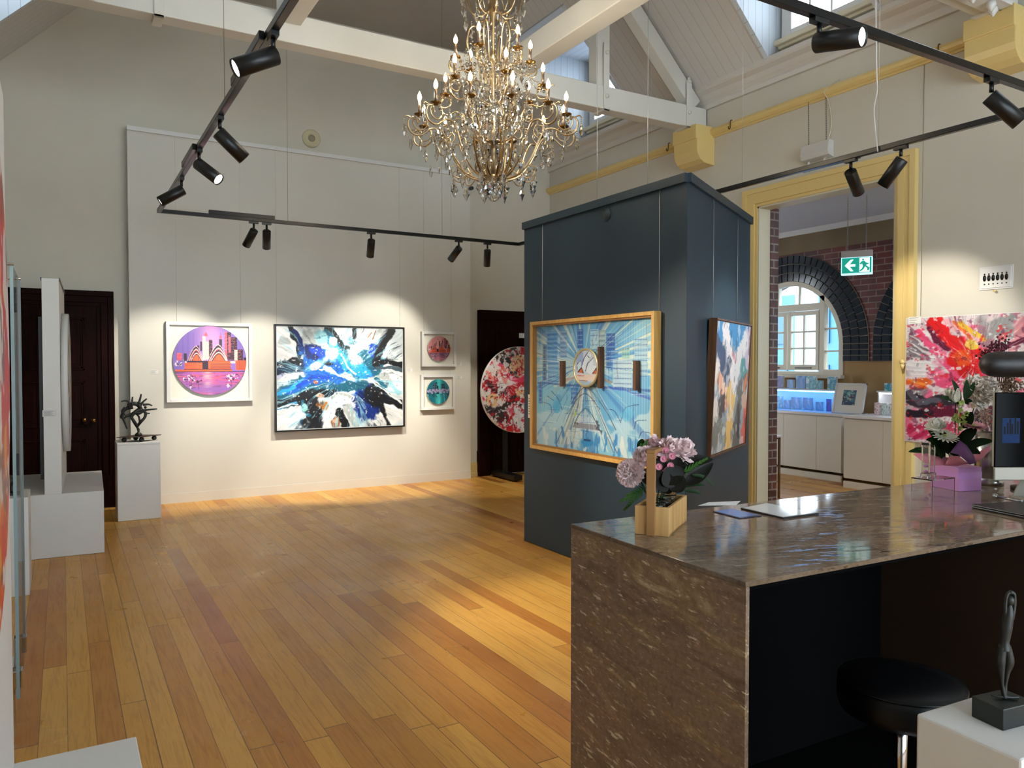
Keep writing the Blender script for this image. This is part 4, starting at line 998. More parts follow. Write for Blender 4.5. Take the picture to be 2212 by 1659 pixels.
# round red painting on a stand by the right-hand door
t = thing('round_painting', 'round red, pink, black and cream abstract on a black stand before the dark right-hand door', 'painting', (5.52, 9.2, 1.25), R(0))
Mx = Matrix.Rotation(R(90), 3, 'X')
MB().lathe([(.605, -.04), (.605, 0), (0, 0)], (0, 0, 0), 96, True, Mx).build('canvas_rim', M_WHITE, t, local=True)
picture('painting', art_red_round(), 1.2, 1.2, t, -.002, True)
st = thing('display_stand', 'black floor stand holding the round red painting before the right-hand door', 'stand', (5.42, 9.28, 0))
MB().box((5.32, 9.29, .04), (5.38, 9.33, 1.5)).build('post', M_BLACK, st)
MB().box((5.28, 8.95, .02), (5.42, 9.60, .09)).build('foot', M_BLACK, st, bevel=.01)
MB().lathe([(.0, 0), (.035, .01), (.04, .03), (.03, .05), (0, .05)], (5.35, 9.0, 0.0), 12).build('castor', M_BLACK, st)
MB().lathe([(.0, 0), (.035, .01), (.04, .03), (.03, .05), (0, .05)], (5.35, 9.56, 0.0), 12).build('castor', M_BLACK, st)
MB().box((5.15, 9.25, 1.0), (5.85, 9.29, 1.05)).build('cross_bar', M_BLACK, st)
p = hit(1127, 725, 'Y', 9.66); card(p.x, p.z, .09, .07, 9.66, 'white notice card on the dark right-hand door', 0, 3)

# ================================================================== track lighting
ZT = 3.06
X1, X3, Y2, Y4 = .81, 4.79, 8.0, 2.14
def rail_(name, a, b, lab, extra):
    t = thing('light_track', lab, 'light track', ((a[0]+b[0])/2, (a[1]+b[1])/2, ZT), 0, 'black tracks of the hanging lighting rectangle')
    MB().box((min(a[0], b[0]) - .018, min(a[1], b[1]) - .018, ZT - .018), (max(a[0], b[0]) + .018, max(a[1], b[1]) + .018, ZT + .018)).build('track_profile', M_BLKTRACK, t, bevel=.003)
    for e in extra: MB().box(*e).build('power_feed', M_BLKTRACK, t, bevel=.003)
    return t
def feedX(y, x0, x1): return ((x0, y - .02, ZT + .015), (x1, y + .02, ZT + .055))
def feedY(x, y0, y1): return ((x - .042, y0, ZT - .02), (x - .018, y1, ZT + .022))
g1 = [hit(px, py, 'X', X1).y for px, py in ((516, 178), (580, 80), (405, 355), (425, 325))]
r1 = rail_('t', (X1, Y4), (X1, Y2 - .02), 'long black light track at the left side of the hanging rectangle', [feedY(X1, g1[1], g1[0]), feedY(X1, g1[3] - .1, g1[2])])
g2 = [hit(px, 470, 'Y', Y2).x for px in (451, 593)]
rail_('t', (X1, Y2), (X3, Y2), 'far black light track crossing before the display wall', [feedX(Y2, g2[0], g2[1])])
g3 = [hit(px, 350, 'X', X3).y for px in (1727, 1850)]
rail_('t', (X3, Y4 + .02), (X3, Y2 - .02), 'black light track at the right side running above the doorway', [((X3 + .018, g3[1], ZT - .015), (X3 + .05, g3[0], ZT + .03))])
rail_('t', (X1 + .02, Y4), (X3 - .0, Y4), 'near black light track crossing the upper right corner', [])
SPOT = [ # rail, mount px, top px, bottom px, toward(+)/away(-), lit, label, energy
 ('L', (590, 75), (619, 112), (545, 160), 1, 'black spotlight with a bright lens, nearest on the left track', 50),
 ('L', (475, 275), (452, 283), (504, 337), -1, 'black spotlight second nearest on the left track, pointing to the display wall', 60),
 ('L', (430, 340), (410, 360), (460, 398), .3, 'black spotlight third along the left track, tipped to the right', 120),
 ('L', (392, 400), (403, 415), (366, 443), .6, 'black spotlight furthest along the left track near the corner', 30),
 ('F', (548, 480), (558, 491), (534, 522), -1, 'black spotlight leftmost on the far track, tipped left', 60),
 ('F', (576, 484), (583, 491), (574, 523), -1, 'black spotlight second from left on the far track, hanging almost upright', 60),
 ('F', (802, 501), (808, 509), (801, 541), -1, 'black spotlight alone at the middle of the far track', 110),
 ('F', (991, 523), (1000, 533), (979, 556), -1, 'black spotlight on the far track under the chandelier, tipped left', 45),
 ('F', (1053, 530), (1053, 535), (1051, 567), -1, 'black spotlight rightmost on the far track by the teal column', 35),
 ('R', (1838, 358), (1822, 374), (1856, 412), -1, 'black spotlight on the right track above the doorway, tipped right', 40),
 ('R', (1946, 332), (1954, 345), (1927, 395), -1, 'black spotlight on the right track over the doorway frame, tipped left', 40),
 ('N', (1770, 55), (1742, 92), (1810, 112), 1, 'black spotlight with a glowing round lens on the near track', 50),
 ('N', (2142, 180), (2124, 197), (2172, 248), .25, 'black spotlight at the far right end of the near track', 60)]
def make_spot(loc, d, label, en, axis):
    t = thing('track_spotlight', label, 'spotlight', loc, 0, None)
    ax = Vector((1, 0, 0)) if axis in 'FN' else Vector((0, 1, 0))
    L0 = Vector(loc)
    b = MB(); h = ax * .065; s = ax.cross(Vector((0, 0, 1))) * .017
    b.beam(L0 - ax * .045 + Vector((0, 0, -.029)), L0 + ax * .045 + Vector((0, 0, -.029)), .034, .022)
    b.build('track_adapter', M_BLACK, t, bevel=.002)
    piv = L0 + Vector((0, 0, -.085))
    MB().tube([L0 + Vector((0, 0, -.038)), piv], .011, 10).build('stem', M_BLACK, t)
    q = Vector((0, 0, 1)).rotation_difference(d).to_matrix()
    rad, ln = .041, .2
    c = piv + d * .015
    c0 = c - d * .03 + Vector((0, 0, -.03))
    def pl(prof, name, mat):
        m = MB().lathe(prof, c0, 28, True, q); return m.build(name, mat, t)
    pl([(0, 0), (rad - .003, 0), (rad, .004), (rad, ln), (rad - .004, ln), (rad - .005, ln - .012), (0, ln - .012)], 'lamp_housing', M_BLACK)
    pl([(0, ln - .010), (rad - .005, ln - .010), (rad - .005, ln - .008), (0, ln - .008)], 'lens', M_LENS)
    tip = c0 + d * (ln + .01)
    if en:
        l = bpy.data.lights.new('spot_beam', 'SPOT'); l.energy = en; l.color = (1.0, .93, .80); l.spot_size = R(62); l.spot_blend = .55; l.shadow_soft_size = .03
        o = bpy.data.objects.new('spot_beam', l); COL.objects.link(o); o.location = tip; o.rotation_euler = d.to_track_quat('-Z', 'Y').to_euler()
        W = wmat(t).inverted(); o.location = W @ tip; o.parent = t
    return t
SPOTE = 2.2
for axn, mp_, tp, bt, tw, lab, en in SPOT:
    if axn == 'L': p = hit(*mp_, 'X', X1); loc = (X1, p.y, ZT)
    if axn == 'R': p = hit(*mp_, 'X', X3); loc = (X3, p.y, ZT)
    if axn == 'F': p = hit(*mp_, 'Y', Y2); loc = (p.x, Y2, ZT)
    if axn == 'N': p = hit(*mp_, 'Y', Y4); loc = (p.x, Y4, ZT)
    dep = (Vector(loc) - EYE).dot(FW); dx, dy = (bt[0] - tp[0]) * dep / F, (bt[1] - tp[1]) * dep / F
    l2 = math.hypot(dx, dy); s_ = min(1, l2 / .2)
    tw_ = math.sqrt(max(0, 1 - s_ * s_)) * (1 if tw > 0 else -1) if abs(tw) == 1 else tw * .6
    if abs(tw) == 1 and abs(tw_) < .35: tw_ = .35 * tw
    k_ = math.sqrt(max(1e-6, 1 - tw_ ** 2)) / l2
    d = camdir(dx * k_, dy * k_, tw_)
    make_spot(loc, d, lab, en * SPOTE, axn)
# thin suspension cables of the tracks
def cable(p, top, label, mat=None, r=.0016):
    o = MB().tube([p, ((p[0]), (p[1]), top)], r, 5).build('suspension_cable', mat or M_GREYWIRE)
    return tag(o, label, 'cable', 'thin suspension cables of the lighting tracks')
cable((X1, hit(485, 215, 'X', X1).y, ZT + .02), 5.95, 'thin steel cable rising from the left light track')
for px in (622, 955):
    p = hit(px, 480, 'Y', Y2); cable((p.x, Y2, ZT + .02), 5.95, 'thin steel cable rising from the far light track, %s' % ('its left one' if px < 800 else 'its right one'))
for px, lb in ((1603, 'the one by the teal column'), (1897, 'the one above the doorway')):
    p = hit(px, 400 if px < 1700 else 335, 'X', X3); cable((X3, p.y, ZT + .02), 5.5 if px > 1 else 4, 'thin steel cable rising from the right light track, ' + lb, M_WIRE)
# ================================================================== stone counter
CT = 1.05
cA = hit(1238, 1131, 'Z', CT); cB = hit(1611, 1258, 'Z', CT)          # far-left and near-left corners
rotc = R(-1.9); ex = Vector((math.cos(rotc), math.sin(rotc), 0)); ey = Vector((-ex.y, ex.x, 0))
CW = (cA - cB).length; CLn = 3.25
ct = thing('reception_counter', 'long brown travertine reception counter with a waterfall end and black underside', 'counter', (cB.x, cB.y, 0), rotc)
TH_ = .014
MB().box((0, 0, CT - TH_), (CLn, CW, CT)).build('countertop', M_TRAVT, ct, local=True, bevel=.002)
MB().box((0.0005, 0, 0), (TH_ - .001, CW - .0005, CT - TH_)).build('end_panel', M_TRAVS, ct, local=True)
MB().box((CLn - TH_, 0, 0), (CLn, CW, CT - TH_)).build('end_panel', M_TRAVS, ct, local=True)
M_BLKLAM = pbr('black_laminate', (8, 8, 9), .9, Specular_IOR_Level=.02)
MB().box((TH_, CW - .03, 0), (CLn - TH_, CW - .002, CT - TH_)).build('front_panel', M_BLKLAM, ct, local=True)
MB().box((TH_, .03, CT - TH_ - .02), (CLn - TH_, CW - .03, CT - TH_)).box((TH_ - .004, .02, 0), (TH_ + .012, CW - .03, CT - TH_)).box((TH_, .0, 0), (CLn - TH_, CW - .03, .006)).build('underside_lining', M_BLKLAM, ct, local=True)
MB().box((1.62, .06, 0), (1.65, CW - .03, CT - TH_ - .02)).box((1.65, .06, .72), (2.4, CW - .05, .74)).box((1.65, .06, .40), (2.4, CW - .05, .42)).build('shelf_unit', pbr('dark_brown_shelf', (48, 34, 24), .5), ct, local=True)
sb = thing('storage_box', 'small wooden box on the shelf under the counter at the right edge', 'box', (ct.location + ex * 1.78 + ey * .2) + Vector((0, 0, .42)), rotc)
MB().box((-.06, -.08, 0), (.12, .1, .14)).build('box_body', M_WALNUT, sb, local=True)
MB().box((-.065, -.085, .14), (.125, .105, .155)).build('lid', M_PINE, sb, local=True)
# --- stool under the counter
sp_ = hit(1960, 1455, 'Z', .70)
s = thing('bar_stool', 'round black leather stool on a chrome column under the counter', 'stool', (sp_.x - .03, sp_.y - .0, 0))
M_LEATH = pbr('black_blue_leather', (4, 6, 11), .4, Specular_IOR_Level=.25)
MB().lathe([(0, .595), (.14, .595), (.165, .60), (.172, .62), (.172, .665), (.165, .685), (.15, .693), (.10, .698), (0, .70)], (s.location.x, s.location.y, 0), 40).build('seat', M_LEATH, s)
MB().lathe([(.168, .68), (.171, .684), (.168, .688)], (s.location.x, s.location.y, 0), 40).build('piping', M_LEATH, s)
MB().tube([(s.location.x, s.location.y, .30), (s.location.x, s.location.y, .595)], .019, 16).build('column', M_CHROME, s)
MB().tube([(s.location.x, s.location.y, .02), (s.location.x, s.location.y, .31)], .03, 16).build('gas_lift_sleeve', M_BLACK, s)
MB().lathe([(.2, 0), (.2, .008), (.05, .02), (.04, .035), (0, .035)], (s.location.x, s.location.y, 0), 36).build('base', M_CHROME, s)

# --- planter with pink flowers
pA, pB, pC = hit(1371, 1153, 'Z', CT), hit(1445, 1160, 'Z', CT), hit(1479, 1126, 'Z', CT)
dx = (pB - pA).normalized(); wx = (pB - pA).length; dyv = Vector((-dx.y, dx.x, 0)); ly = (pC - pB).length
pang = math.atan2(dx.y, dx.x)
pl = thing('flower_box', 'small pine carrier box with a tall handle, holding jars of pink flowers, on the counter', 'planter', pA, pang)
ph = .093
MB().box((0, 0, 0), (wx, .012, ph)).build('end_board', M_PINE, pl, local=True, bevel=.0015); MB().box((0, ly - .012, 0), (wx, ly, ph)).build('end_board', M_PINE, pl, local=True, bevel=.0015)
MB().box((0, .012, 0), (.01, ly - .012, ph)).box((wx - .01, .012, 0), (wx, ly - .012, ph)).box((0, .012, 0), (wx, ly - .012, .008)).build('side_board', M_PINE, pl, local=True, bevel=.0015)
MB().box((wx * .36, -.011, 0), (wx * .36 + .029, 0, .265)).box((wx * .36, ly, 0), (wx * .36 + .029, ly + .011, .265)).box((wx * .36, -.011, .265), (wx * .36 + .029, ly + .011, .277)).build('handle', pbr('brown_pine', (150, 108, 62), .5), pl, local=True, bevel=.0015)
for i in range(3):
    jy = .05 + i * .077
    j = MB().lathe([(0, .009), (.03, .009), (.034, .02), (.034, .065), (.03, .08), (.022, .088), (.022, .098), (.025, .099), (.025, .104), (.021, .104), (.021, .09), (.03, .07), (.03, .02), (0, .014)], (wx * .58, jy, 0), 24)
    tag(j.build('glass_jar', M_GLASS, None), 'clear glass jar in the pine flower box, ' + ('the front one', 'the middle one', 'the back one')[i], 'jar', 'glass jars in the pine flower box')
    jo = [o for o in COL.objects if o.name.startswith('glass_jar')][-1]
    jo.location = pl.location; jo.rotation_euler = pl.rotation_euler
# flowers
def petal(mb, base, d, up, L, W, cup, n=4, ruf=0):
    """a curved petal growing from base along d, curling towards up"""
    d = d.normalized(); s = d.cross(up).normalized(); u2 = s.cross(d)
    vs = []; fs = []
    for i in range(n + 1):
        t = i / n; w_ = W * math.sin(PI * min(.97, .12 + t * .8)) ** .6
        for k in (-1, -.33, .33, 1):
            q = base + d * L * t + u2 * cup * (t * t) + s * w_ / 2 * k + u2 * (abs(k) ** 2) * W * .15
            if t > .8: q += Vector((rnd.uniform(-1, 1), rnd.uniform(-1, 1), rnd.uniform(-1, 1))) * ruf
            vs.append(q)
    for i in range(n):
        for k in range(3): a = i * 4 + k; fs.append((a, a + 1, a + 5, a + 4))
    mb.add(vs, fs, True)
def peony(name, c, r, face, mat, parent, n=60, ruf=.003):
    mb = MB(); c = Vector(c); face = Vector(face).normalized(); pom = n > 200; n = 420 if pom else n
    for i in range(n):
        t = (i + .5) / n; ph_ = i * 2.39996; th = math.acos(1 - 1.35 * t)
        a = face.orthogonal().normalized(); b = face.cross(a)
        dr = face * math.cos(th) + (a * math.cos(ph_) + b * math.sin(ph_)) * math.sin(th)
        if pom: petal(mb, c + dr * r * .62, dr + Vector((rnd.uniform(-.3, .3), rnd.uniform(-.3, .3), rnd.uniform(-.3, .3))), face, r * rnd.uniform(.34, .46), r * .22, r * .04, 3, .0015)
        else: petal(mb, c + dr * r * .2, dr + Vector((rnd.uniform(-.25, .25), rnd.uniform(-.25, .25), rnd.uniform(-.2, .3))), face, r * rnd.uniform(.7, 1.02), r * .62, r * .35, 4, ruf * 1.6)
    mb.ball(c, r * (.7 if pom else .5), 14, 10)
    o = mb.build(name, mat, parent); return o
def leaf(mb, pts, W, up=Vector((0, 0, 1)), n=8, fold=.15, jag=0):
    P = smoothpath(pts, n // (len(pts) - 1) + 1); k = len(P); vs = []; fs = []
    for i, p in enumerate(P):
        t = i / (k - 1); d = (P[min(i + 1, k - 1)] - P[max(i - 1, 0)]).normalized(); s = d.cross(up)
        s = s.normalized() if s.length > 1e-4 else Vector((1, 0, 0)); nn = s.cross(d)
        w_ = W * (math.sin(PI * min(1, t * .96 + .03)) ** .8) * (1 - .35 * t) * (1 - jag * (i % 2))
        vs += [p - s * w_ / 2 + nn * w_ * fold, p, p + s * w_ / 2 + nn * w_ * fold]
    for i in range(k - 1): a = i * 3; fs += [(a, a + 1, a + 4, a + 3), (a + 1, a + 2, a + 5, a + 4)]
    mb.add(vs, fs, True)
M_PINK = wood('pale_pink_petal', (255, 240, 238), (252, 212, 216), 30, .6, 'z', 1)
M_PINKC = wood('carnation_pink', (255, 242, 238), (253, 214, 216), 60, .7, 'z', 1)
M_LEAF = wood('dark_green_leaf', (26, 54, 20), (12, 30, 11), 20, .35, 'z', 1)
M_LEAFD = wood('deep_magnolia_leaf', (13, 17, 7), (20, 12, 6), 20, .5, 'z', 1)
M_LEAFB = wood('bright_fern_green', (56, 96, 30), (28, 60, 18), 20, .5, 'z', 1)
for m_ in (M_LEAF, M_LEAFD, M_LEAFB):
    m_.node_tree.nodes['Principled BSDF'].inputs['Specular IOR Level'].default_value = .15; m_.node_tree.nodes['Principled BSDF'].inputs['Roughness'].default_value = .5
pd = (pA - EYE).dot(FW) + .07
def at(px, py, dd=0): return EYE + ray(px, py) / F * (pd + dd)
bq = thing('pink_bouquet', 'pink peonies and carnations with dark leaves standing in the pine flower box', 'flowers', pA + dx * .04 + dyv * .1 + Vector((0, 0, .09)))
b0 = bq.location.copy()
FWn = -FW
for i, (px, py, r, dd, f) in enumerate(((1362, 1022, 30, -.02, (-.5, 0, .3)), (1392, 990, 22, -.02, (-.2, 0, .6)), (1412, 966, 21, .03, (0, .0, 1)), (1445, 972, 24, 0, (.1, 0, .8)), (1472, 977, 27, .03, (.5, 0, .7)), (1484, 992, 20, .06, (.8, .0, .3)))):
    f = RT * f[0] + Vector((0, 0, 1)) * f[2] + FWn * .8
    c = at(px, py, dd); rr_ = r / F * pd
    if i == 0: peony('carnation', c, rr_, f, M_PINKC, bq, 260, .004)
    else: peony('peony', c, rr_ * 1.05, f, M_PINK, bq, 46, .003)
    MB().tube(smoothpath([b0 + Vector((0, 0, -.06)), (b0 + c) / 2 + Vector((0, 0, .01)), c], 4), .0025, 6).build('flower_stem', M_LEAF, bq)
M_BUD = pbr('dusky_pink_button', (206, 130, 150), .6)
for px, py in ((1437, 973), (1433, 991), (1423, 1008), (1448, 1006), (1441, 1016), (1452, 985), (1416, 975), (1436, 1021)):
    c = at(px, py, -.035); mb = MB()
    for i in range(14):
        a = i / 14 * 2 * PI; dr = RT * math.cos(a) + UP * math.sin(a)
        petal(mb, c + dr * .003, dr, FWn, .009, .005, .004, 2)
    mb.ball(c + FWn * .001, .0045, 8, 6); mb.build('button_chrysanthemum', M_BUD, bq)
mb = MB(); 
def lf(mb, p0, p1, W, dd0=0, dd1=0, sag=.0, jag=0, up=None):
    a, b = at(*p0, dd0), at(*p1, dd1); leaf(mb, [a, (a + b) / 2 + Vector((0, 0, sag)), b], W, up or (UP * .5 + FWn), 10, .12, jag)
for (p0, p1, W, d0, d1, sg) in (((1440, 1045), (1478, 1018), .075, -.05, -.03, .01), ((1440, 1062), (1395, 1012), .07, -.05, -.03, .01), ((1460, 1050), (1440, 1010), .1, -.045, -.04, .0), ((1450, 1060), (1478, 1030), .07, -.05, -.04, 0), ((1450, 1030), (1540, 992), .055, .0, .04, .02), ((1478, 1045), (1540, 1000), .05, .0, .03, -.01), ((1420, 1040), (1382, 1030), .06, -.03, -.03, 0), ((1432, 1040), (1420, 985), .07, -.02, -.01, 0), ((1445, 1030), (1470, 990), .08, -.01, 0, 0), ((1425, 1060), (1450, 1042), .07, -.02, 0, 0)):
    q = MB(); lf(q, p0, p1, W, d0, d1, sg); q.build('magnolia_leaf', M_LEAFD, bq)
for (p0, p1, W, sg) in (((1480, 1050), (1523, 1048), .022, .006), ((1478, 1060), (1517, 1067), .018, .004), ((1495, 1026), (1543, 1050), .014, .012), ((1475, 1052), (1500, 1040), .02, 0), ((1388, 948), (1380, 975), .03, 0)):
    q = MB(); lf(q, p0, p1, W, .0, .02, sg); q.build('narrow_leaf', M_LEAF, bq)
for (p0, p1) in (((1395, 1060), (1342, 1082)), ((1390, 1055), (1350, 1100)), ((1400, 1050), (1355, 1070)), ((1455, 1030), (1525, 992)), ((1450, 1035), (1505, 1005)), ((1378, 985), (1398, 952)), ((1375, 990), (1385, 960))):
    q = MB(); a, b = Vector(p0 + (0,)), Vector(p1 + (0,))
    for i in range(9):
        t = .15 + i * .1; c = a + (b - a) * t; nrm_ = Vector((-(b - a).y, (b - a).x, 0)).normalized() * 9 * (1.15 - t)
        for s_ in (1, -1):
            e = c + nrm_ * s_ + (b - a) * .12; lf(q, (c.x, c.y), (e.x, e.y), .006)
    q.tube([at(*p0), at(*p1)], .001, 5); q.build('fern_frond', M_LEAFB, bq)

# --- papers and tablets on the counter
def sheet(name, pix, z, th, mat, label, cat, extra=None):
    P = [hit(px, py, 'Z', z + th) for px, py in pix]; c = sum(P, Vector()) / 4
    t = thing(name, label, cat, (c.x, c.y, z))
    vs = [(p.x, p.y, z) for p in P] + [(p.x, p.y, z + th) for p in P]
    MB().add(vs, [(3,2,1,0),(4,5,6,7),(0,1,5,4),(1,2,6,5),(2,3,7,6),(3,0,4,7)]).build('cover', mat, t, bevel=.001)
    if extra:
        n_, m_, k_ = extra; vs = [c.lerp(Vector((p.x, p.y, 0)), k_) for p in P]; MB().add([(v.x, v.y, z + th + .0004) for v in vs], [(0, 1, 2, 3)]).build(n_, m_, t)
    return t
sheet('printed_brochure', [(1540, 1104), (1580, 1098), (1646, 1113), (1598, 1119)], CT + .0005, .003, pbr('navy_cover', (30, 40, 70), .12), 'dark blue glossy brochure lying on the counter beside the pink flowers', 'brochure', ('printed_cover', pbr('blue_print', (60, 110, 190), .1), .9))
sheet('tablet_folder', [(1600, 1097), (1655, 1086), (1769, 1108), (1692, 1118)], CT + .0005, .006, pbr('black_folder', (20, 20, 24), .3), 'thin black-edged folder with a glossy white page lying open on the counter', 'folder', ('white_page', pbr('glossy_white_page', (226, 232, 240), .06), .94))
sheet('paper_sheet', [(1508, 1092), (1530, 1085), (1600, 1082), (1590, 1091)], CT + .0003, .001, pbr('white_paper', (226, 232, 240), .3), 'white paper sheet at the far edge of the counter', 'paper')

# --- purple flower box arrangement
def cp(px, py, z=CT): return hit(px, py, 'Z', z)
gA, gB, gC = cp(2011, 1050), cp(2070, 1062), cp(2104, 1056)
gx = (gB - gA).normalized(); gy = Vector((-gx.y, gx.x, 0)); gw, gl = (gB - gA).length, .12
gz = math.atan2(gx.y, gx.x)
gb = thing('gift_box', 'lilac cardboard flower box tied with a shiny ribbon at the right of the counter', 'gift box', gA, gz)
M_LIL = pbr('lilac_card', (186, 128, 186), .5); M_RIB = pbr('shiny_lilac_ribbon', (196, 140, 206), .2)
MB().box((0, 0, 0), (gw, gl, .105)).build('box_body', M_LIL, gb, local=True, bevel=.002)
MB().box((-.001, -.001, .055), (gw + .001, gl + .001, .083)).build('ribbon', M_RIB, gb, local=True)
rb = MB()
for i in range(7):
    a = i / 7 * 2 * PI; c = Vector((-.012, .03, .075)); e = c + Vector((-.012 + .01 * math.cos(a), .028 * math.cos(a), .03 * math.sin(a)))
    rb.tube(smoothpath([c, e + Vector((0, 0, .008)), e * 1.0 + Vector((-.008, 0, 0)), c], 4), [.002] + [.006] * 11 + [.002], 6) if False else rb.ball(e, .010, 8, 6, (1, 1.1, .7))
rb.build('ribbon_bow', M_RIB, gb, local=True)
gd = (gB - EYE).dot(FW) + .05
def ag(px, py, dd=0): return EYE + ray(px, py) / F * (gd + dd)
aq = thing('mixed_bouquet', 'mixed bouquet of white, beige and pink blooms in tissue paper standing in the lilac box', 'flowers', gA + gx * .07 + gy * .06 + Vector((0, 0, .106)))
mats = {'beige': wood('beige_hydrangea', (255, 248, 236), (248, 228, 214), 50, .7, 'z', 1), 'white': wood('white_petal', (255, 255, 246), (240, 240, 226), 30, .6, 'z', 1), 'pk': pbr('gerbera_pink', (232, 170, 186), .6), 'cream': pbr('cream_protea', (220, 212, 190), .6), 'ygr': pbr('yellow_green', (176, 196, 110), .6)}
def stem(c): MB().tube(smoothpath([aq.location + Vector((0, 0, -.02)), (aq.location + c) / 2 , c], 4), .0025, 6).build('flower_stem', M_LEAF, aq)
for px, py, r in ((2105, 838, 24), (2128, 850, 24), (2112, 862, 22), (2132, 832, 18)):
    c = ag(px, py, .03); peony('hydrangea_floret_cluster', c, r / F * gd, FWn + UP * .4, mats['beige'], aq, 60, .004); 
stem(ag(2115, 850, .04))
for px, py, r, d_ in ((2023, 925, 19, 0),):
    c = ag(px, py, d_); peony('white_rose', c, r / F * gd, UP + FWn * .5 - RT * .3, mats['white'], aq, 50, .002); stem(c)
mb = MB(); c = ag(2064, 868)
for i in range(22):
    a = i * 2.4; dr = (RT * math.cos(a) + FWn * math.sin(a)) * .35 + UP; petal(mb, c + (RT * math.cos(a) + FWn * math.sin(a)) * .008, dr - RT * .45, FWn, .07 - .0012 * i, .022, .008, 4)
mb.build('protea_bud', mats['cream'], aq); stem(c)
for px, py, nm, mt, rr_, f in ((2040, 943, 'white_daisy', 'white', .052, UP + FWn * .55), (2104, 921, 'pink_gerbera', 'pk', .046, UP * 1.0 + FWn * .3)):
    mb = MB(); c = ag(px, py, -.02); f = f.normalized(); a_ = f.orthogonal().normalized(); b_ = f.cross(a_)
    for ring in (0, 1):
        for i in range(18):
            a = (i + ring * .5) / 18 * 2 * PI; dr = a_ * math.cos(a) + b_ * math.sin(a); petal(mb, c + dr * .006 + f * .003 * ring, dr + f * .15 * ring, f, rr_ * (1 - .2 * ring), .012, .004, 3)
    o = mb.build(nm, mats[mt], aq); MB().ball(c + f * .004, .008, 10, 6).build('flower_centre', mats['ygr'], o); stem(c)
mb = MB()
for px, py in ((2072, 885), (2078, 900), (2085, 893), (2063, 898), (2068, 910), (2080, 912), (2075, 870), (2058, 905), (2072, 925)):
    for i in range(5):
        a = i / 5 * 2 * PI + px; dr = RT * math.cos(a) + UP * math.sin(a) + FWn * .4; petal(mb, ag(px, py, -.01), dr, FWn, .016, .012, .004, 2)
mb.tube([ag(2072, 868), ag(2070, 940)], .003, 6); mb.build('snapdragon', mats['ygr'], aq)
for (p0, p1, W) in (((2075, 866), (2056, 820), .035), ((2085, 866), (2088, 820), .035), ((2090, 860), (2106, 826), .03), ((2072, 872), (2030, 858), .03), ((2085, 872), (2100, 868), .03), ((2020, 975), (1962, 976), .035), ((2030, 985), (1975, 968), .03), ((2060, 960), (2000, 950), .05), ((2070, 960), (2110, 925), .06), ((2085, 965), (2146, 952), .045), ((2090, 975), (2118, 980), .04), ((2050, 980), (2005, 930), .05), ((2040, 990), (2010, 955), .06), ((2060, 985), (2080, 940), .08), ((2075, 985), (2110, 955), .07), ((2080, 925), (2100, 890), .06), ((2050, 975), (2030, 930), .06)):
    q = MB(); a, b = ag(*p0), ag(*p1, -.02); leaf(q, [a, (a + b) / 2 + Vector((0, 0, .006)), b], W, UP * .5 + FWn, 10, .12); q.build('bouquet_leaf', M_LEAF, aq)
q = MB()
for i in range(160):
    px, py = rnd.gauss(2128, 10), rnd.gauss(905, 16); q.ball(ag(px, py, .04 + rnd.uniform(-.02, .02)), .004, 5, 4)
for i in range(90):
    px, py = rnd.gauss(2002, 8), rnd.gauss(966, 5); q.ball(ag(px, py, -.0 + rnd.uniform(-.01, .01)), .003, 5, 4)
o = q.build('filler_blossom', pbr('dusty_beige_blossom', (170, 140, 126), .7), aq)
# tissue wrap
def tissue(name, mat, pix, dd):
    P = [ag(px, py, d_) for (px, py), d_ in zip(pix, dd)]
    n = len(P); c = sum(P, Vector()) / n + FWn * .006
    o = MB().add(P + [c], [(i, (i + 1) % n, n) for i in range(n)], True).build(name, mat, aq); md = o.modifiers.new('t', 'SOLIDIFY'); md.thickness = .001; return o
M_TP = pbr('dusty_pink_tissue', (206, 120, 140), .5); M_TV = pbr('purple_tissue', (130, 84, 150), .4)
tissue('tissue_wrap', M_TP, [(1971, 980), (2010, 976), (2050, 990), (2075, 1004), (2012, 1006), (1990, 995)], [.0, .01, .0, -.03, -.04, -.02])
tissue('tissue_wrap', M_TP, [(2075, 1004), (2100, 985), (2138, 962), (2140, 972), (2120, 992), (2098, 1003)], [-.03, 0, .02, 0, -.03, -.04])
tissue('tissue_wrap', M_TV, [(2052, 978), (2073, 951), (2088, 962), (2104, 985), (2108, 1000), (2094, 1004), (2085, 994), (2070, 982)], [-.04, -.03, -.03, -.04, -.04, -.05, -.05, -.05])
tissue('tissue_wrap', M_TP, [(2050, 985), (2070, 985), (2090, 1000), (2070, 1006), (2040, 1006)], [-.04, -.05, -.05, -.04, -.04])

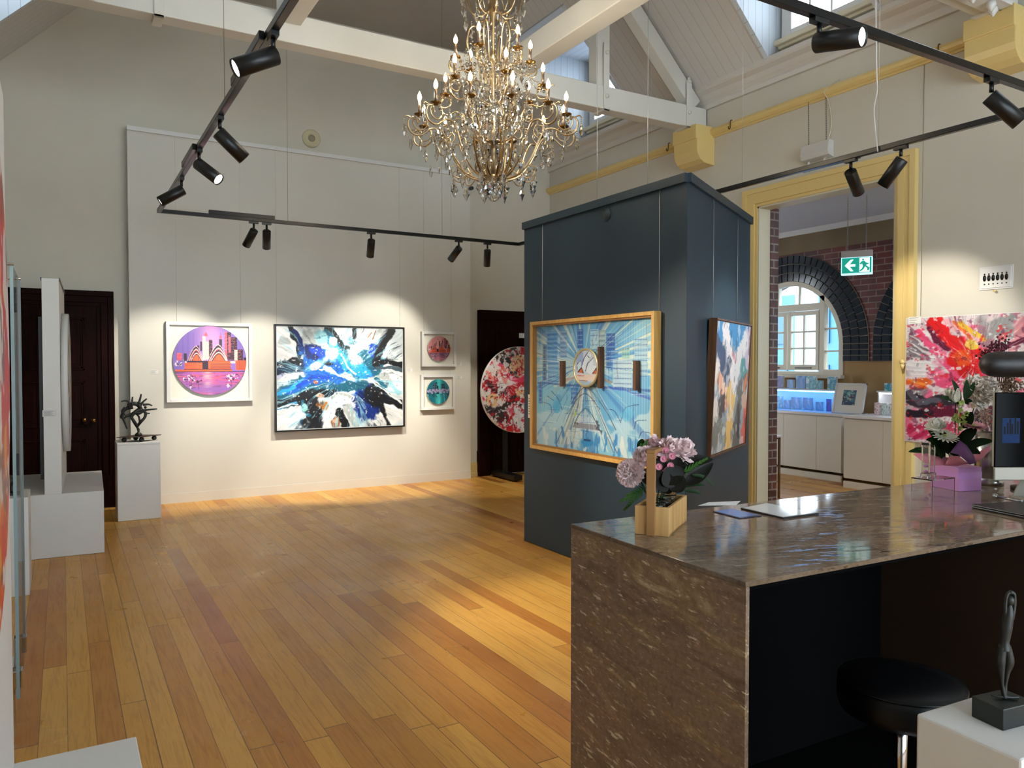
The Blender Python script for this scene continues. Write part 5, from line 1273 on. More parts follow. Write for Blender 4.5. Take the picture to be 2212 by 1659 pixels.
# --- clear acrylic stand with two crystal awards
sA = cp(2013, 1085); 
ac = thing('acrylic_stand', 'clear acrylic riser shelf in front of the lilac flower box', 'display riser', sA, rotc)
sh = .085
MB().box((0, 0, sh), (.15, .09, sh + .004)).build('shelf', M_ACRYL, ac, local=True)
MB().box((0, 0, 0), (.004, .09, sh)).build('side_leg', M_ACRYL, ac, local=True); MB().box((.146, 0, 0), (.15, .09, sh)).build('side_leg', M_ACRYL, ac, local=True)
for i, (ox, hh, lb) in enumerate(((.028, .145, 'clear crystal tower award with a slanted top on the acrylic riser, the left one'), (.068, .135, 'clear crystal tower award on the acrylic riser, the right one'))):
    aw = thing('crystal_award', lb, 'award', ac.location + ex * ox + ey * .045 + Vector((0, 0, sh + .0045)), rotc + .3)
    w2 = .013 if i == 0 else .009
    MB().add([(-w2,-w2,.02),(w2,-w2,.02),(w2,w2,.02),(-w2,w2,.02),(-w2,-w2,hh),(w2,-w2,hh-.012),(w2,w2,hh-.012),(-w2,w2,hh)], [(3,2,1,0),(4,5,6,7),(0,1,5,4),(1,2,6,5),(2,3,7,6),(3,0,4,7)]).build('tower', M_CRYS, aw, local=True)
    MB().box((-w2 - .004, -w2 - .004, 0), (w2 + .004, w2 + .004, .02)).build('base', M_CRYS, aw, local=True, bevel=.002)

# --- steel vase, monitor, sculpture, laptop, chrome tool
vp = cp(2136, 1046)
vz = thing('steel_vase', 'tall brushed steel cylinder vase behind the lilac flower box', 'vase', vp + FW * .05 * 0)
MB().lathe([(0, .0), (.058, 0), (.06, .004), (.06, .028), (.057, .030), (.057, .036), (.06, .038), (.06, .24), (.056, .24), (.056, .04), (0, .04)], vp, 40).build('vase_body', M_STEEL, vz)
vq = thing('dried_flowers', 'brown and beige dried blossom sprays with dark red plumes standing in the steel vase', 'flowers', vp + Vector((0, 0, .05)))
q = MB(); vd = (vp - EYE).dot(FW)
for i in range(260):
    px, py = rnd.gauss(2180, 14), rnd.gauss(832, 14); d_ = vd + rnd.uniform(-.03, .05); q.ball(EYE + ray(px, py) / F * d_, .0045, 5, 4)
for i in range(14):
    px, py = rnd.uniform(2150, 2200), rnd.uniform(800, 850); q.tube(smoothpath([vp + Vector((0, 0, .06)), EYE + ray(2145, 950) / F * vd, EYE + ray(px, py) / F * vd], 4), .002, 5)
q.build('dried_blossom', pbr('brown_blossom', (120, 96, 76), .8), vq)
q = MB()
for i in range(160):
    t = rnd.random(); px, py = 2125 + 45 * t + rnd.gauss(0, 8), 772 - 38 * t + rnd.gauss(0, 7); q.ball(EYE + ray(px, py) / F * (vd + rnd.uniform(-.02, .03)), .005, 5, 4)
for i in range(5): q.tube([EYE + ray(2150, 950) / F * vd, EYE + ray(2140 + i * 8, 760 - i * 6) / F * vd], .002, 5)
q.build('plume', pbr('dark_wine_plume', (80, 16, 34), .8), vq)
# dark mottled mushroom-shaped stone lamp / sculpture
sd = 3.35
def as_(px, py, d_=sd): return EYE + ray(px, py) / F * d_
cc = as_(2190, 787); rad = .055
sx_ = thing('stone_sculpture', 'dark mottled stone sculpture with a long rounded bar on top, behind the monitor', 'sculpture', (cc.x + .1, cc.y - .02, CT))
M_STN = wood('dark_mottled_stone', (40, 30, 27), (7, 5, 5), 110, .5, 'z', 1)
q = MB(); pr = [cc + RT * (-.14 + .30 * i / 24) for i in range(25)]
q.tube([cc + RT * (-.145 + x) for x in (0, .006, .02, .04, .07, .26, .36, .40, .42, .43)], [.005, .024, .042, .052, .056, .056, .052, .04, .022, .005], 24); q.build('rounded_bar', M_STN, sx_)
cq = cc + RT * .1
MB().lathe([(.035, 0), (.036, .1), (.03, .2), (.034, .4), (.04, cc.z - CT - .03)], (cq.x, cq.y, CT), 20).build('stem', M_STN, sx_)
MB().lathe([(0, 0), (.09, 0), (.09, .012), (.04, .02), (0, .02)], (cq.x, cq.y, CT + .0005), 28).build('base', M_STN, sx_)
# monitor
md_ = 3.0
mt = thing('desktop_monitor', 'all-in-one desktop computer with a dark screen and silver chin at the right edge', 'computer', (0, 0, 0), R(-29))
c = EYE + ray(2148, 1038) / F * md_
mt.location = (c.x, c.y, CT)
mw, mh = .56, .345; zb = c.z - CT; chin = .052
MB().box((0, 0, zb), (mw, .012, zb + chin)).box((0, .006, zb + chin), (mw, .02, zb + mh)).build('chin', pbr('silver_aluminium', (150, 144, 132), .5, .2), mt, local=True, bevel=.004)
MB().box((0, 0, zb + chin), (mw, .008, zb + mh)).build('screen', pbr('dark_screen_glass', (1, 1, 1), .1, Specular_IOR_Level=.04), mt, local=True, bevel=.003)
MB().box((.028, -.0006, zb + chin + .095), (.098, 0, zb + mh - .1)).build('screen_image', pbr('screen_blue_image', (2, 8, 20), .3, Emission_Color=(.002, .02, .09, 1), Emission_Strength=.8, Specular_IOR_Level=.05), mt, local=True)
q = MB()
for i, (x, hh) in enumerate(((.034, .03), (.046, .045), (.056, .06), (.064, .04), (.076, .065), (.086, .05))): q.box((x, -.0009, zb + chin + .13), (x + .007, -.0006, zb + chin + .13 + hh))
q.build('screen_skyline', pbr('screen_dark_skyline', (1, 3, 10), .3, Specular_IOR_Level=.05), mt, local=True)
MB().add([(mw/2 - .09, .03, 0), (mw/2 + .09, .03, 0), (mw/2 + .09, .19, 0), (mw/2 - .09, .19, 0), (mw/2 - .09, .03, .006), (mw/2 + .09, .03, .006), (mw/2 + .09, .19, .006), (mw/2 - .09, .19, .006)], [(3,2,1,0),(4,5,6,7),(0,1,5,4),(1,2,6,5),(2,3,7,6),(3,0,4,7)]).beam((mw/2, .17, .004), (mw/2, .02, zb + .16), .18, .006).build('stand', MATS['silver_aluminium'], mt, local=True)
# laptop
la = cp(2150, 1104, CT + .008)
lt = thing('laptop', 'closed dark grey laptop on the counter in front of the monitor', 'laptop', (la.x, la.y, CT), R(-12))
MB().box((0, -.12, .0005), (.32, .1, .009)).build('laptop_base', pbr('space_grey', (22, 25, 30), .4, .3), lt, local=True, bevel=.003)
MB().box((0, -.12, .010), (.32, .1, .016)).build('laptop_lid', MATS['space_grey'], lt, local=True, bevel=.003)
# chrome pen on little stand
q1, q2 = cp(2150, 1072, CT + .012), cp(2208, 1084, CT + .012)
tl_ = thing('chrome_pen', 'shiny chrome counter pen with a ball end lying beside the laptop', 'pen', (q1.x, q1.y, CT))
MB().tube([q1, q2], [.005, .007], 12).build('barrel', M_CHROME, tl_); MB().ball(q1, .012, 16, 10).build('ball_end', M_CHROME, tl_)

# --- white plinth with slim bronze figure, lower right
PZ = .8
l0, bk, fr_ = hit(1979, 1541, 'Z', PZ), hit(2127, 1496, 'Z', PZ), hit(2209, 1642, 'Z', PZ)
ux = (bk - l0); uy = (fr_ - l0); pw_ = ux.length; uxn = ux.normalized(); uyn = Vector((uxn.y, -uxn.x, 0)); pl2 = uy.length
ang = math.atan2(uxn.y, uxn.x)
q = thing('plinth', 'white plinth at the lower right corner carrying the slim bronze figure', 'plinth', l0 * 1 - Vector((0, 0, PZ)), ang)
MB().box((0, -pl2, 0.002), (pw_, 0, PZ)).build('plinth_body', M_PLINTH, q, local=True, bevel=.006)
f0, f1 = hit(2098, 1548, 'Z', PZ), hit(2167, 1580, 'Z', PZ)
vx = (f1 - f0); bw = vx.length; vxn = vx.normalized(); bang = math.atan2(vxn.y, vxn.x)
fg = thing('bronze_figure', 'slim dark bronze figure with raised arms on a green stone block, lower right', 'sculpture', f0, bang)
M_GST = wood('green_black_stone', (24, 36, 32), (9, 15, 14), 30, .4, 'z', 1)
MB().box((0, 0, .0005), (bw, .105, .048)).build('stone_block', M_GST, fg, local=True, bevel=.002)
cx_, cy_ = bw * .5, .05
def body(mb, pts, rs, n=10):
    P = smoothpath(pts, 5); rr2 = []
    for i in range(len(pts) - 1):
        for j in range(5): rr2.append(rs[i] + (rs[i+1] - rs[i]) * j / 5)
    rr2.append(rs[-1]); mb.tube(P, rr2, n)
q = MB(); z0 = .049
Mx = Matrix.Translation((cx_, cy_, z0)) @ Matrix.Rotation(-bang - R(28), 4, 'Z')
def T(x, y, z): return Mx @ Vector((x, y, z))
body(q, [T(.004, 0, .0), T(-.002, 0, .03), T(-.004, 0, .055), T(-.006, 0, .085), T(-.002, 0, .12)], [.006, .004, .006, .010, .009])
body(q, [T(.006, .004, .0), T(.008, .004, .03), T(.010, .002, .058), T(.014, 0, .085), T(.006, 0, .12)], [.006, .004, .006, .010, .009])
body(q, [T(.002, 0, .11), T(.003, 0, .13), T(.006, 0, .16), T(.010, 0, .19), T(.012, 0, .215)], [.013, .009, .012, .011, .004])
body(q, [T(.004, 0, .185), T(.002, 0, .21), T(.006, 0, .235), T(.012, 0, .240)], [.005, .004, .004, .004])
body(q, [T(.018, 0, .18), T(.023, 0, .21), T(.022, 0, .235), T(.012, 0, .241)], [.005, .004, .004, .005])
q.ball(T(.013, 0, .222), .009, 10, 8, (1, 1, 1.3))
body(q, [T(.0, 0, .004), T(-.012, .004, .004), T(-.022, .008, .006)], [.004, .003, .002]); body(q, [T(.004, 0, .004), T(.02, -.004, .004), T(.032, -.006, .005)], [.005, .004, .003])
q.build('figure', M_BRONZE, fg, local=True, smooth=True)
# ================================================================== chandelier
CHX, CHY = 2.735, 4.93
ch = thing('chandelier', 'large gilt crystal chandelier with three tiers of lit candle bulbs', 'chandelier', (CHX, CHY, 2.80))
def cpt(r, a, z): return Vector((CHX + r * math.cos(a), CHY + r * math.sin(a), z))
ca0 = math.atan2(-math.cos(YAW), -math.sin(YAW))            # azimuth towards the camera
def arc(cr, cz, rr_, a0, a1, n=9): return [(cr + rr_ * math.cos(R(a0 + (a1 - a0) * i / n)), cz + rr_ * math.sin(R(a0 + (a1 - a0) * i / n))) for i in range(n + 1)]
PEND = []          # (pos, size)
def arm(profiles, az, cup, name, main_r=.0075):
    mb = MB()
    for prof, r in profiles:
        P = smoothpath([cpt(pr, az, pz) for pr, pz in prof], 3)
        mb.tube(P, r * .82, 6)
    o = mb.build(name, M_CUP if name == 'basket_rib' else M_GOLD, ch)
    if cup:
        r, z = cup; c = cpt(r, az, z)
        MB().lathe([(.004, -.012), (.02, -.008), (.036, .002), (.040, .008), (.036, .008), (.014, .002), (.012, .012), (0, .012)], c, 16).build('candle_cup', M_CUP, o)
        MB().lathe([(.0105, .006), (.0105, .10), (0, .10)], c, 12).build('candle_sleeve', M_SLEEVE, o)
        MB().lathe([(.007, .10), (.014, .115), (.0155, .128), (.012, .145), (.006, .158), (.0015, .168), (0, .17)], c, 12).build('candle_bulb', M_BULB, o)
        for k in range(4):
            a = k * PI / 2 + az; PEND.append((c + Vector((math.cos(a) * .036, math.sin(a) * .036, .0)), .034))
    return o
t1 = [([(.03, 2.97), (.10, 2.955), (.2, 2.99), (.29, 3.10), (.345, 3.22), (.39, 3.285), (.46, 3.285), (.53, 3.235), (.60, 3.25), (.625, 3.31), (.60, 3.355), (.565, 3.35), (.555, 3.315)], .0085),
      (arc(.535, 3.325, .052, 200, 560, 12), .006),
      ([(.20, 2.985), (.25, 2.95), (.30, 2.97), (.31, 3.02), (.27, 3.04), (.25, 3.01)], .006),
      ([(.345, 3.22), (.30, 3.27), (.32, 3.32), (.37, 3.31)], .006),
      ([(.60, 3.355), (.635, 3.365), (.65, 3.35)], .006)]
t2 = [([(.04, 3.22), (.12, 3.24), (.20, 3.32), (.22, 3.42), (.28, 3.47), (.35, 3.45), (.405, 3.49), (.40, 3.56), (.36, 3.585), (.33, 3.555)], .008),
      (arc(.37, 3.55, .045, 200, 560, 10), .006),
      ([(.20, 3.32), (.26, 3.30), (.30, 3.34), (.27, 3.38)], .006), ([(.40, 3.56), (.43, 3.60), (.455, 3.59)], .006)]
t3 = [([(.03, 3.50), (.10, 3.53), (.15, 3.62), (.16, 3.70), (.22, 3.73), (.29, 3.71), (.325, 3.76), (.30, 3.81), (.265, 3.80)], .0075),
      (arc(.275, 3.775, .04, 200, 560, 10), .0055),
      ([(.05, 3.62), (.085, 3.80), (.10, 3.98), (.13, 4.05), (.175, 4.03), (.19, 3.93), (.17, 3.82), (.14, 3.70)], .0085)]
for i in range(12): arm(t1, ca0 + R(15 + 30 * i), (.54, 3.375), 'lower_arm')
for i in range(6): arm(t2, ca0 + R(15 + 60 * i), (.37, 3.595), 'middle_arm')
for i in range(6): arm(t3, ca0 - R(20) + R(60 * i), (.275, 3.815), 'upper_arm')
for i in range(8):                                     # dark basket ribs and the crown above
    arm([([(.025, 2.97), (.09, 3.0), (.135, 3.12), (.15, 3.26), (.125, 3.34), (.10, 3.33)], .0075), ([(.10, 2.98), (.14, 3.02), (.13, 3.07), (.10, 3.06)], .005)], ca0 + R(22.5 + 45 * i), None, 'basket_rib')
    arm([([(.02, 4.20), (.08, 4.13), (.15, 4.14), (.19, 4.20), (.21, 4.28), (.24, 4.33), (.215, 4.37), (.18, 4.34)], .0085), ([(.10, 4.15), (.13, 4.22), (.10, 4.30), (.05, 4.36)], .006)], ca0 + R(10 + 45 * i), None, 'crown_arm')
MB().lathe([(0, 2.925), (.03, 2.935), (.045, 2.955), (.05, 2.975), (.03, 2.99), (.014, 3.0), (.014, 3.20), (.03, 3.215), (.05, 3.225), (.05, 3.235), (.02, 3.25), (.012, 3.3), (.012, 3.78), (.03, 3.80), (.036, 3.83), (.02, 3.86), (.012, 3.9), (.012, 4.1), (.03, 4.15), (.034, 4.2), (.014, 4.24), (.01, 5.4)], (CHX, CHY, 0), 20).build('central_column', M_GOLD, ch)
MB().lathe([(.02, 3.0), (.04, 3.02), (.055, 3.07), (.035, 3.13), (.05, 3.17), (.02, 3.2)], (CHX, CHY, 0), 16, False).build('glass_baluster', M_CRYS, ch)
# suspension to the ceiling
q = MB()
for i in range(10):
    c = Vector((CHX, CHY, 5.42 + i * .06)); h = i % 2
    q.tube([c + Vector(((math.cos(a) * .016) * (1 - h), (math.cos(a) * .016) * h, math.sin(a) * .038)) for a in [k / 12 * 2 * PI for k in range(12)]], .004, 6, closed=True)
q.build('hanging_chain', M_GOLD, ch); MB().lathe([(0, 5.96), (.07, 5.97), (.08, 6.0), (0, 6.0)], (CHX, CHY, 0), 24).build('ceiling_rose', M_GOLD, ch)
# crystals
def facet(mb, p, s, kind, rot):
    x = Vector(p)
    if kind == 0: s *= 1.65; prof = [(0, 0), (.12, -.18), (.24, -.55), (.28, -.95), (.15, -1.35), (0, -1.6)]
    elif kind == 1: s *= 1.5; prof = [(0, 0), (.30, -.35), (.42, -.75), (.22, -1.05), (.16, -1.25), (0, -1.55)]
    else: prof = [(0, 0), (.3, -.2), (.42, -.5), (.3, -.8), (0, -1.0)]
    Mz = Matrix.Rotation(rot, 3, 'Z') @ Matrix.Diagonal((1, .55 if kind < 2 else 1, 1))
    mb.lathe([(max(1e-5, r * s), z * s) for r, z in prof], x, 7, False, Mz)
def beads(mb, p, n, s):
    for i in range(n): mb.ball(Vector(p) - Vector((0, 0, s * (i + .5) * 1.9)), s, 6, 4)
    return Vector(p) - Vector((0, 0, s * 1.9 * n))
def pend(mb, p, s, n, kind): facet(mb, beads(mb, p, n, .0065), s, kind, rnd.random() * 3)
big = []
for i in range(12):
    a = ca0 + R(15 + 30 * i)
    big += [(cpt(.648, a, 3.35), .040, 3, 0), (cpt(.30, a, 2.955), .046, 1, 1), (cpt(.27, a, 3.04), .034, 0, 1), (cpt(.53, a, 3.235), .038, 2, 0), (cpt(.44, a, 3.285), .036, 3, 1)]
    big += [(cpt(.42, a + R(15), 3.30 - .0), .034, 3, 0)]
for i in range(8):
    a = ca0 + R(22.5 + 45 * i); big += [(cpt(.055, a, 2.94), .046, 1, 1), (cpt(.10, a + R(20), 2.955), .044, 1, 1), (cpt(.24, a, 4.33), .044, 4, 0)]
big = big[:96]
for p, s, n, kd in big:
    mb = MB(); pend(mb, p, s, n, kd); mb.build('crystal_pendant', M_CRYS, ch)
MB().ball(Vector((CHX, CHY, 2.845)), .052, 14, 9).build('crystal_ball', M_CRYS, ch)
mb = MB()
for p, s in PEND: pend(mb, p, s * .8, 1, 2)
for i in range(8): pend(mb, cpt(.20, ca0 + R(10 + 45 * i), 4.15), .04, 3, 0); pend(mb, cpt(.12, ca0 + R(30 + 45 * i), 4.12), .036, 1, 0)
for i in range(260):
    z = rnd.uniform(3.05, 3.92); rm = .50 - (z - 3.05) * .36; r = rm * math.sqrt(rnd.uniform(.05, 1)); pend(mb, cpt(r, rnd.uniform(0, 2 * PI), z), rnd.uniform(.022, .04), rnd.choice((0, 1, 2)), rnd.choice((0, 1, 2)))
for i in range(12):
    a = ca0 + R(30 * i + 5)
    for k in range(16):                                  # bead swags between the tiers
        t = k / 15; r = .17 + (.36 - .17) * t; z = 3.98 + (3.60 - 3.98) * t - .10 * math.sin(PI * t); mb.ball(cpt(r, a, z), .0075, 6, 4)
        r = .06 + .02 * t; z = 3.75 - .5 * t; mb.ball(cpt(r, a + .1, z), .007, 6, 4)
o = mb.build('small_crystal_drops', M_CRYS, ch); o['kind'] = 'stuff'
for (r, z, az) in ((.54, 3.50, 15), (.54, 3.50, 105), (.54, 3.50, 195), (.54, 3.50, 285), (.28, 3.95, 0), (.28, 3.95, 180), (.1, 3.4, 90)):
    l = bpy.data.lights.new('candle_glow', 'POINT'); l.energy = CHE; l.color = (1.0, .86, .64); l.shadow_soft_size = .04
    o = bpy.data.objects.new('candle_glow', l); COL.objects.link(o); o.parent = ch; o.location = cpt(r * 1.0, ca0 + R(az), z + .02) - ch.location
# ================================================================== plinths, stands and art on the left
def tsh(name, label, X0, X1, Y0, Y1, sx0, sx1, rot=0, zt=2.31, rail=True):
    t = thing('display_stand', label, 'display stand', (X1, Y0, 0), rot)
    MB().box((X0 - X1, 0, 0.002), (0, Y1 - Y0, .53)).build('base_block', M_PLINTH, t, local=True, bevel=.003)
    MB().box((sx0 - X1, .001, .53), (sx1 - X1, Y1 - Y0, zt)).build('upright_panel', M_PLINTH, t, local=True, bevel=.003)
    if rail: MB().box((sx0 - X1 - .008, .0, zt - .012), (sx0 - X1, Y1 - Y0, zt + .008)).box((sx1 - X1, .0, zt - .012), (sx1 - X1 + .008, Y1 - Y0, zt + .008)).build('hanging_rail', pbr('grey_rail', (90, 92, 96), .4, .6), t, local=True)
    return t
ts = tsh('a', 'white T-shaped display stand with an upright panel before the dark left-hand door', -.62, .29, 7.355, 8.78, -.14, -.017, R(-1.6))
p = hit(107, 893, 'Y', 7.365); card(p.x, p.z, .10, .055, 7.3645, 'tiny printed label on the front edge of the T-shaped white stand', 0, 6, pbr('faint_label', (214, 213, 212), .5))
t = thing('round_painting', 'round pale abstract canvas seen edge-on, hung on the T-shaped stand', 'painting', (.055, 8.03, 1.44), R(90) - R(1.6))
Mx = Matrix.Rotation(R(90), 3, 'X')
MB().lathe([(.62, -.05), (.62, 0), (0, 0)], (0, 0, 0), 72, True, Mx).build('canvas_rim', M_WHITE, t, local=True)
picture('painting', art_pale(), 1.23, 1.23, t, -.0015, True)
MB().tube([(.25, .06, .56), (.25, .055, .85)], .003, 6).build('hanging_wire', M_GREYWIRE, t, local=True)
t = thing('black_panel_artwork', 'tall black-framed artwork seen edge-on, on the far side of the T-shaped stand', 'artwork', (-.155, 8.0, 1.32), R(-90) - R(1.6))
MB().box((-.5, 0, -.68), (.5, .07, .68)).build('frame', M_BLACK, t, local=True)
tn = tsh('b', 'near white T-shaped display stand, its low block at the lower left corner', -.55, .17, .9, 2.43, -.24, -.125, rail=False)
t = thing('round_painting', 'round red and orange abstract canvas seen almost edge-on at the left border', 'painting', (-.10, 1.497, 1.62), R(90))
MB().lathe([(.503, -.024), (.503, 0), (0, 0)], (0, 0, 0), 96, True, Mx).build('canvas_rim', M_WHITE, t, local=True)
picture('painting', art_fire(), .985, .985, t, -.001, True)
# plinth and tangled bronze
pn = thing('plinth', 'white plinth carrying the tangled bronze sculpture beside the dark left-hand door', 'plinth', (.668, 8.92, 0))
MB().box((.468, 8.72, .002), (.869, 9.12, .80)).build('plinth_body', M_PLINTH, pn, bevel=.004)
MB().box((.466, 8.718, .78), (.871, 9.122, .782)).build('top_joint_line', pbr('joint_grey', (180, 180, 178), .6), pn)
sc_ = thing('bronze_sculpture', 'dark bronze sculpture of tangled leaping figures on a plate with ball feet', 'sculpture', (.67, 8.90, .8))
M_RUST = wood('rusty_plate', (70, 46, 34), (44, 28, 22), 14, .6, 'z', 1)
def sq(px, py, dd=0):
    p = hit(px, py, 'Y', 8.9); return p + Vector((0, dd, 0))
MB().prism([(.47, 8.83), (.70, 8.75), (.90, 8.93), (.66, 9.04)], .850, .857).build('plate', M_RUST, sc_)
for x, y in ((.54, 8.84), (.70, 8.80), (.83, 8.92), (.66, 8.99)): MB().ball((x, y, .8255), .025, 14, 10).build('ball_foot', M_BRONZE, sc_)
MB().lathe([(0, 0), (.036, 0), (.034, .02), (.014, .034), (.010, .05), (.016, .06), (.01, .07), (0, .075)], (.68, 8.9, .857), 16).build('pedestal_knob', M_BRONZE, sc_)
limbs = [([(296, 922), (290, 912), (284, 900), (292, 890), (306, 884)], [5, 7, 6, 8, 7]), ([(296, 922), (303, 912), (312, 902), (314, 892), (306, 884)], [5, 7, 6, 7, 6]), ([(306, 888), (300, 876), (290, 872), (278, 876)], [7, 9, 9, 6]), ([(278, 876), (280, 868), (270, 866), (262, 868)], [6, 5, 3, 2]), ([(286, 876), (285, 866), (286, 857)], [5, 4, 2.5]), ([(298, 876), (302, 864), (305, 851)], [6, 4.5, 3]), ([(304, 876), (310, 868), (316, 863), (317, 861)], [6, 4, 3.5, 3]), ([(308, 874), (320, 873), (328, 876)], [6, 4, 2.5]), ([(308, 886), (318, 885), (330, 884), (339, 883)], [6, 4, 4, 2.5]), ([(312, 890), (318, 893), (324, 893)], [5, 3, 2.5]), ([(288, 880), (272, 884), (264, 896), (261, 902)], [8, 7, 5, 3]), ([(268, 892), (264, 900), (268, 910), (274, 926)], [6, 5, 4.5, 2.5]), ([(300, 884), (286, 894), (270, 900)], [8, 7, 6]), ([(270, 880), (264, 888), (266, 896)], [4, 4, 3]), ([(310, 884), (300, 892), (288, 888)], [7, 7, 6]), ([(296, 918), (288, 906), (282, 902)], [4, 4, 3]), ([(302, 912), (300, 900), (292, 892)], [4, 4, 4])]
q = MB()
for i, (pts, rs) in enumerate(limbs):
    off = ((i * 37) % 7 - 3) * .015
    P = [sq(px, py, off * (0 if j in (0,) and i < 2 else 1)) for j, (px, py) in enumerate(pts)]; body(q, P, [r * .8 / F * 8.0 * .62 for r in rs], 8)
for px, py, r in ((278, 878, 5), (262, 902, 3.4), (300, 870, 5), (314, 880, 4.5), (268, 903, 4)): q.ball(sq(px, py), r / F * 8 * .7, 8, 6)
q.tube([(.68, 8.9, .92), sq(296, 922)], .012, 8)
q.build('tangled_figures', M_BRONZE, sc_, smooth=True)
# pedestal and glass case by the left border
pn = thing('plinth', 'white plinth behind the glass screen at the left border', 'plinth', (-.42, 6.45, 0))
MB().box((-.62, 6.25, .002), (-.215, 6.65, .684)).build('plinth_body', M_PLINTH, pn, bevel=.003)
so = thing('bronze_ornament', 'small dark bronze ornament on the plinth at the left border', 'ornament', (-.32, 6.42, .685))
MB().box((-.40, 6.36, .686), (-.27, 6.48, .70)).build('base', M_BRONZE, so); q = MB(); body(q, [(-.34, 6.42, .70), (-.35, 6.42, .75), (-.33, 6.42, .79), (-.36, 6.42, .83)], [.03, .04, .03, .012]); q.build('ornament_body', M_BRONZE, so, smooth=True)
gs = thing('glass_screen', 'clear glass screen with metal clamps standing at the left border', 'glass screen', (-.35, 3.9, 0))
MB().box((-.60, 3.6, .002), (-.205, 4.2, .25)).build('base', M_PLINTH, gs)
MB().box((-.172, 3.6, .27), (-.164, 4.2, 1.99)).build('glass_pane', M_PANE, gs)
MB().box((-.174, 3.598, .27), (-.162, 3.602, 1.99)).box((-.174, 4.198, .27), (-.162, 4.202, 1.99)).build('pane_edge', pbr('green_glass_edge', (120, 140, 142), .3), gs)
for y in (3.66, 4.1): MB().box((-.205, y - .03, .30), (-.155, y + .03, .37)).box((-.205, y - .02, .1), (-.18, y + .02, .32)).build('clamp', M_CHROME, gs, bevel=.003)
MB().tube([(-.60, 4.2, 2.0), (-.16, 4.2, 1.995)], .006, 6).build('top_rod', M_CHROME, gs); MB().tube([(-.60, 3.6, 2.0), (-.16, 3.6, 1.995)], .006, 6).build('top_rod', M_CHROME, gs)

# ================================================================== fittings on the walls
p = hit(672, 300, 'Y', YB)
t = thing('wall_speaker', 'round cream vent fitting high on the back wall above the display wall', 'vent', (p.x, YB, p.z))
MB().lathe([(.115, 0), (.115, .02), (.10, .035), (.085, .035), (.075, .02), (.05, .02), (.045, .03), (0, .03)], (p.x, YB, p.z), 36, True, Matrix.Rotation(R(90), 3, 'X')).build('rings', pbr('old_cream_plastic', (206, 196, 160), .5), t)
MB().lathe([(.045, .031), (.045, .034), (0, .034)], (p.x, YB, p.z), 24, True, Matrix.Rotation(R(90), 3, 'X')).build('grille', pbr('grille_beige', (160, 146, 120), .7), t)
p = hit(1014, 408, 'Y', PY)
t = thing('security_camera', 'small black and white camera on the display wall under the chandelier', 'camera', (p.x, PY, p.z))
MB().tube([(p.x, PY, p.z + .01), (p.x, PY - .03, p.z)], .02, 10).build('mount', M_WHITE, t); MB().tube([(p.x, PY - .02, p.z), (p.x - .01, PY - .1, p.z - .01)], .026, 14).build('camera_body', M_BLACK, t)
a, b = hit(2116, 628, 'X', XR), hit(2190, 580, 'X', XR); y0, y1, z0, z1 = b.y, a.y, a.z, a.z + .185
t = thing('wall_vent', 'small white pierced metal vent on the right wall above the red canvas', 'vent', (XR, (y0 + y1) / 2, (z0 + z1) / 2))
MB().box((XR - .008, y0, z0), (XR, y1, z1)).box((XR - .014, y0 + .012, z0 + .012), (XR, y1 - .012, z1 - .012)).build('vent_plate', M_WHITE, t, bevel=.003)
q = MB()
for i in range(6):
    yy = y0 + .045 + i * (y1 - y0 - .09) / 5
    for zz, hh in ((z1 - .06, .014), ((z0 + z1) / 2, .03), (z0 + .045, .012)): q.lathe([(hh * .45, 0), (hh * .45, .002), (0, .002)], (XR - .014, yy, zz), 10, True, Matrix.Rotation(R(-90), 3, 'Y') @ Matrix.Diagonal((1.9 if hh > .02 else 1, 1, 1)))
q.build('vent_holes', M_BLACK, t)
p = hit(2160, 608, 'X', XR)
MB().lathe([(.01, 0), (.01, .012), (0, .012)], (XR - .014, (y0 + y1) / 2, z0 - .012), 10, True, Matrix.Rotation(R(-90), 3, 'Y')).build('vent_knob', M_YEL, t)
# emergency light hung on chains from the picture rail
a, b = hit(1737, 350, 'X', XR - .05), hit(1800, 312, 'X', XR - .05)
ez0, ez1, ey0, ey1 = 3.585, 3.745, 4.80, 5.12
t = thing('emergency_light', 'grey-white twin emergency light box hung on chains above the doorway', 'emergency light', (XR - .05, 4.96, ez0))
MB().prism([(XR - .001, ez0), (XR - .075, ez0 + .02), (XR - .09, ez0 + .055), (XR - .07, ez1), (XR - .001, ez1)], ey0, ey1, XZ).build('housing', pbr('grey_white_plastic', (206, 204, 200), .45), t, bevel=.004)
for yy in (ey0 + .07, ey1 - .07):
    q = MB().lathe([(.012, 0), (.014, -.02), (.028, -.03), (.033, -.06), (.024, -.075), (0, -.075)], (XR - .045, yy, ez0), 16); q.build('lamp_head', pbr('pale_lamp_plastic', (226, 222, 214), .25), t)
def chain(p, q_, r=.006, th=.0016, step=.021):
    p, q_ = Vector(p), Vector(q_); n = int((q_ - p).length / step); mb = MB()
    for i in range(n):
        c = p + (q_ - p) * (i + .5) / n; h = i % 2
        mb.tube([c + Vector((math.cos(k / 8 * 2 * PI) * r * (1 - h), math.cos(k / 8 * 2 * PI) * r * h, math.sin(k / 8 * 2 * PI) * step * .68)) for k in range(8)], th, 4, closed=True)
    return mb
for yy in (ey0 + .06, ey1 - .06): chain((XR - .035, yy, ez1), (XR - .045, yy, 4.17)).build('chain', pbr('dark_chain', (70, 68, 64), .4, .6), t)
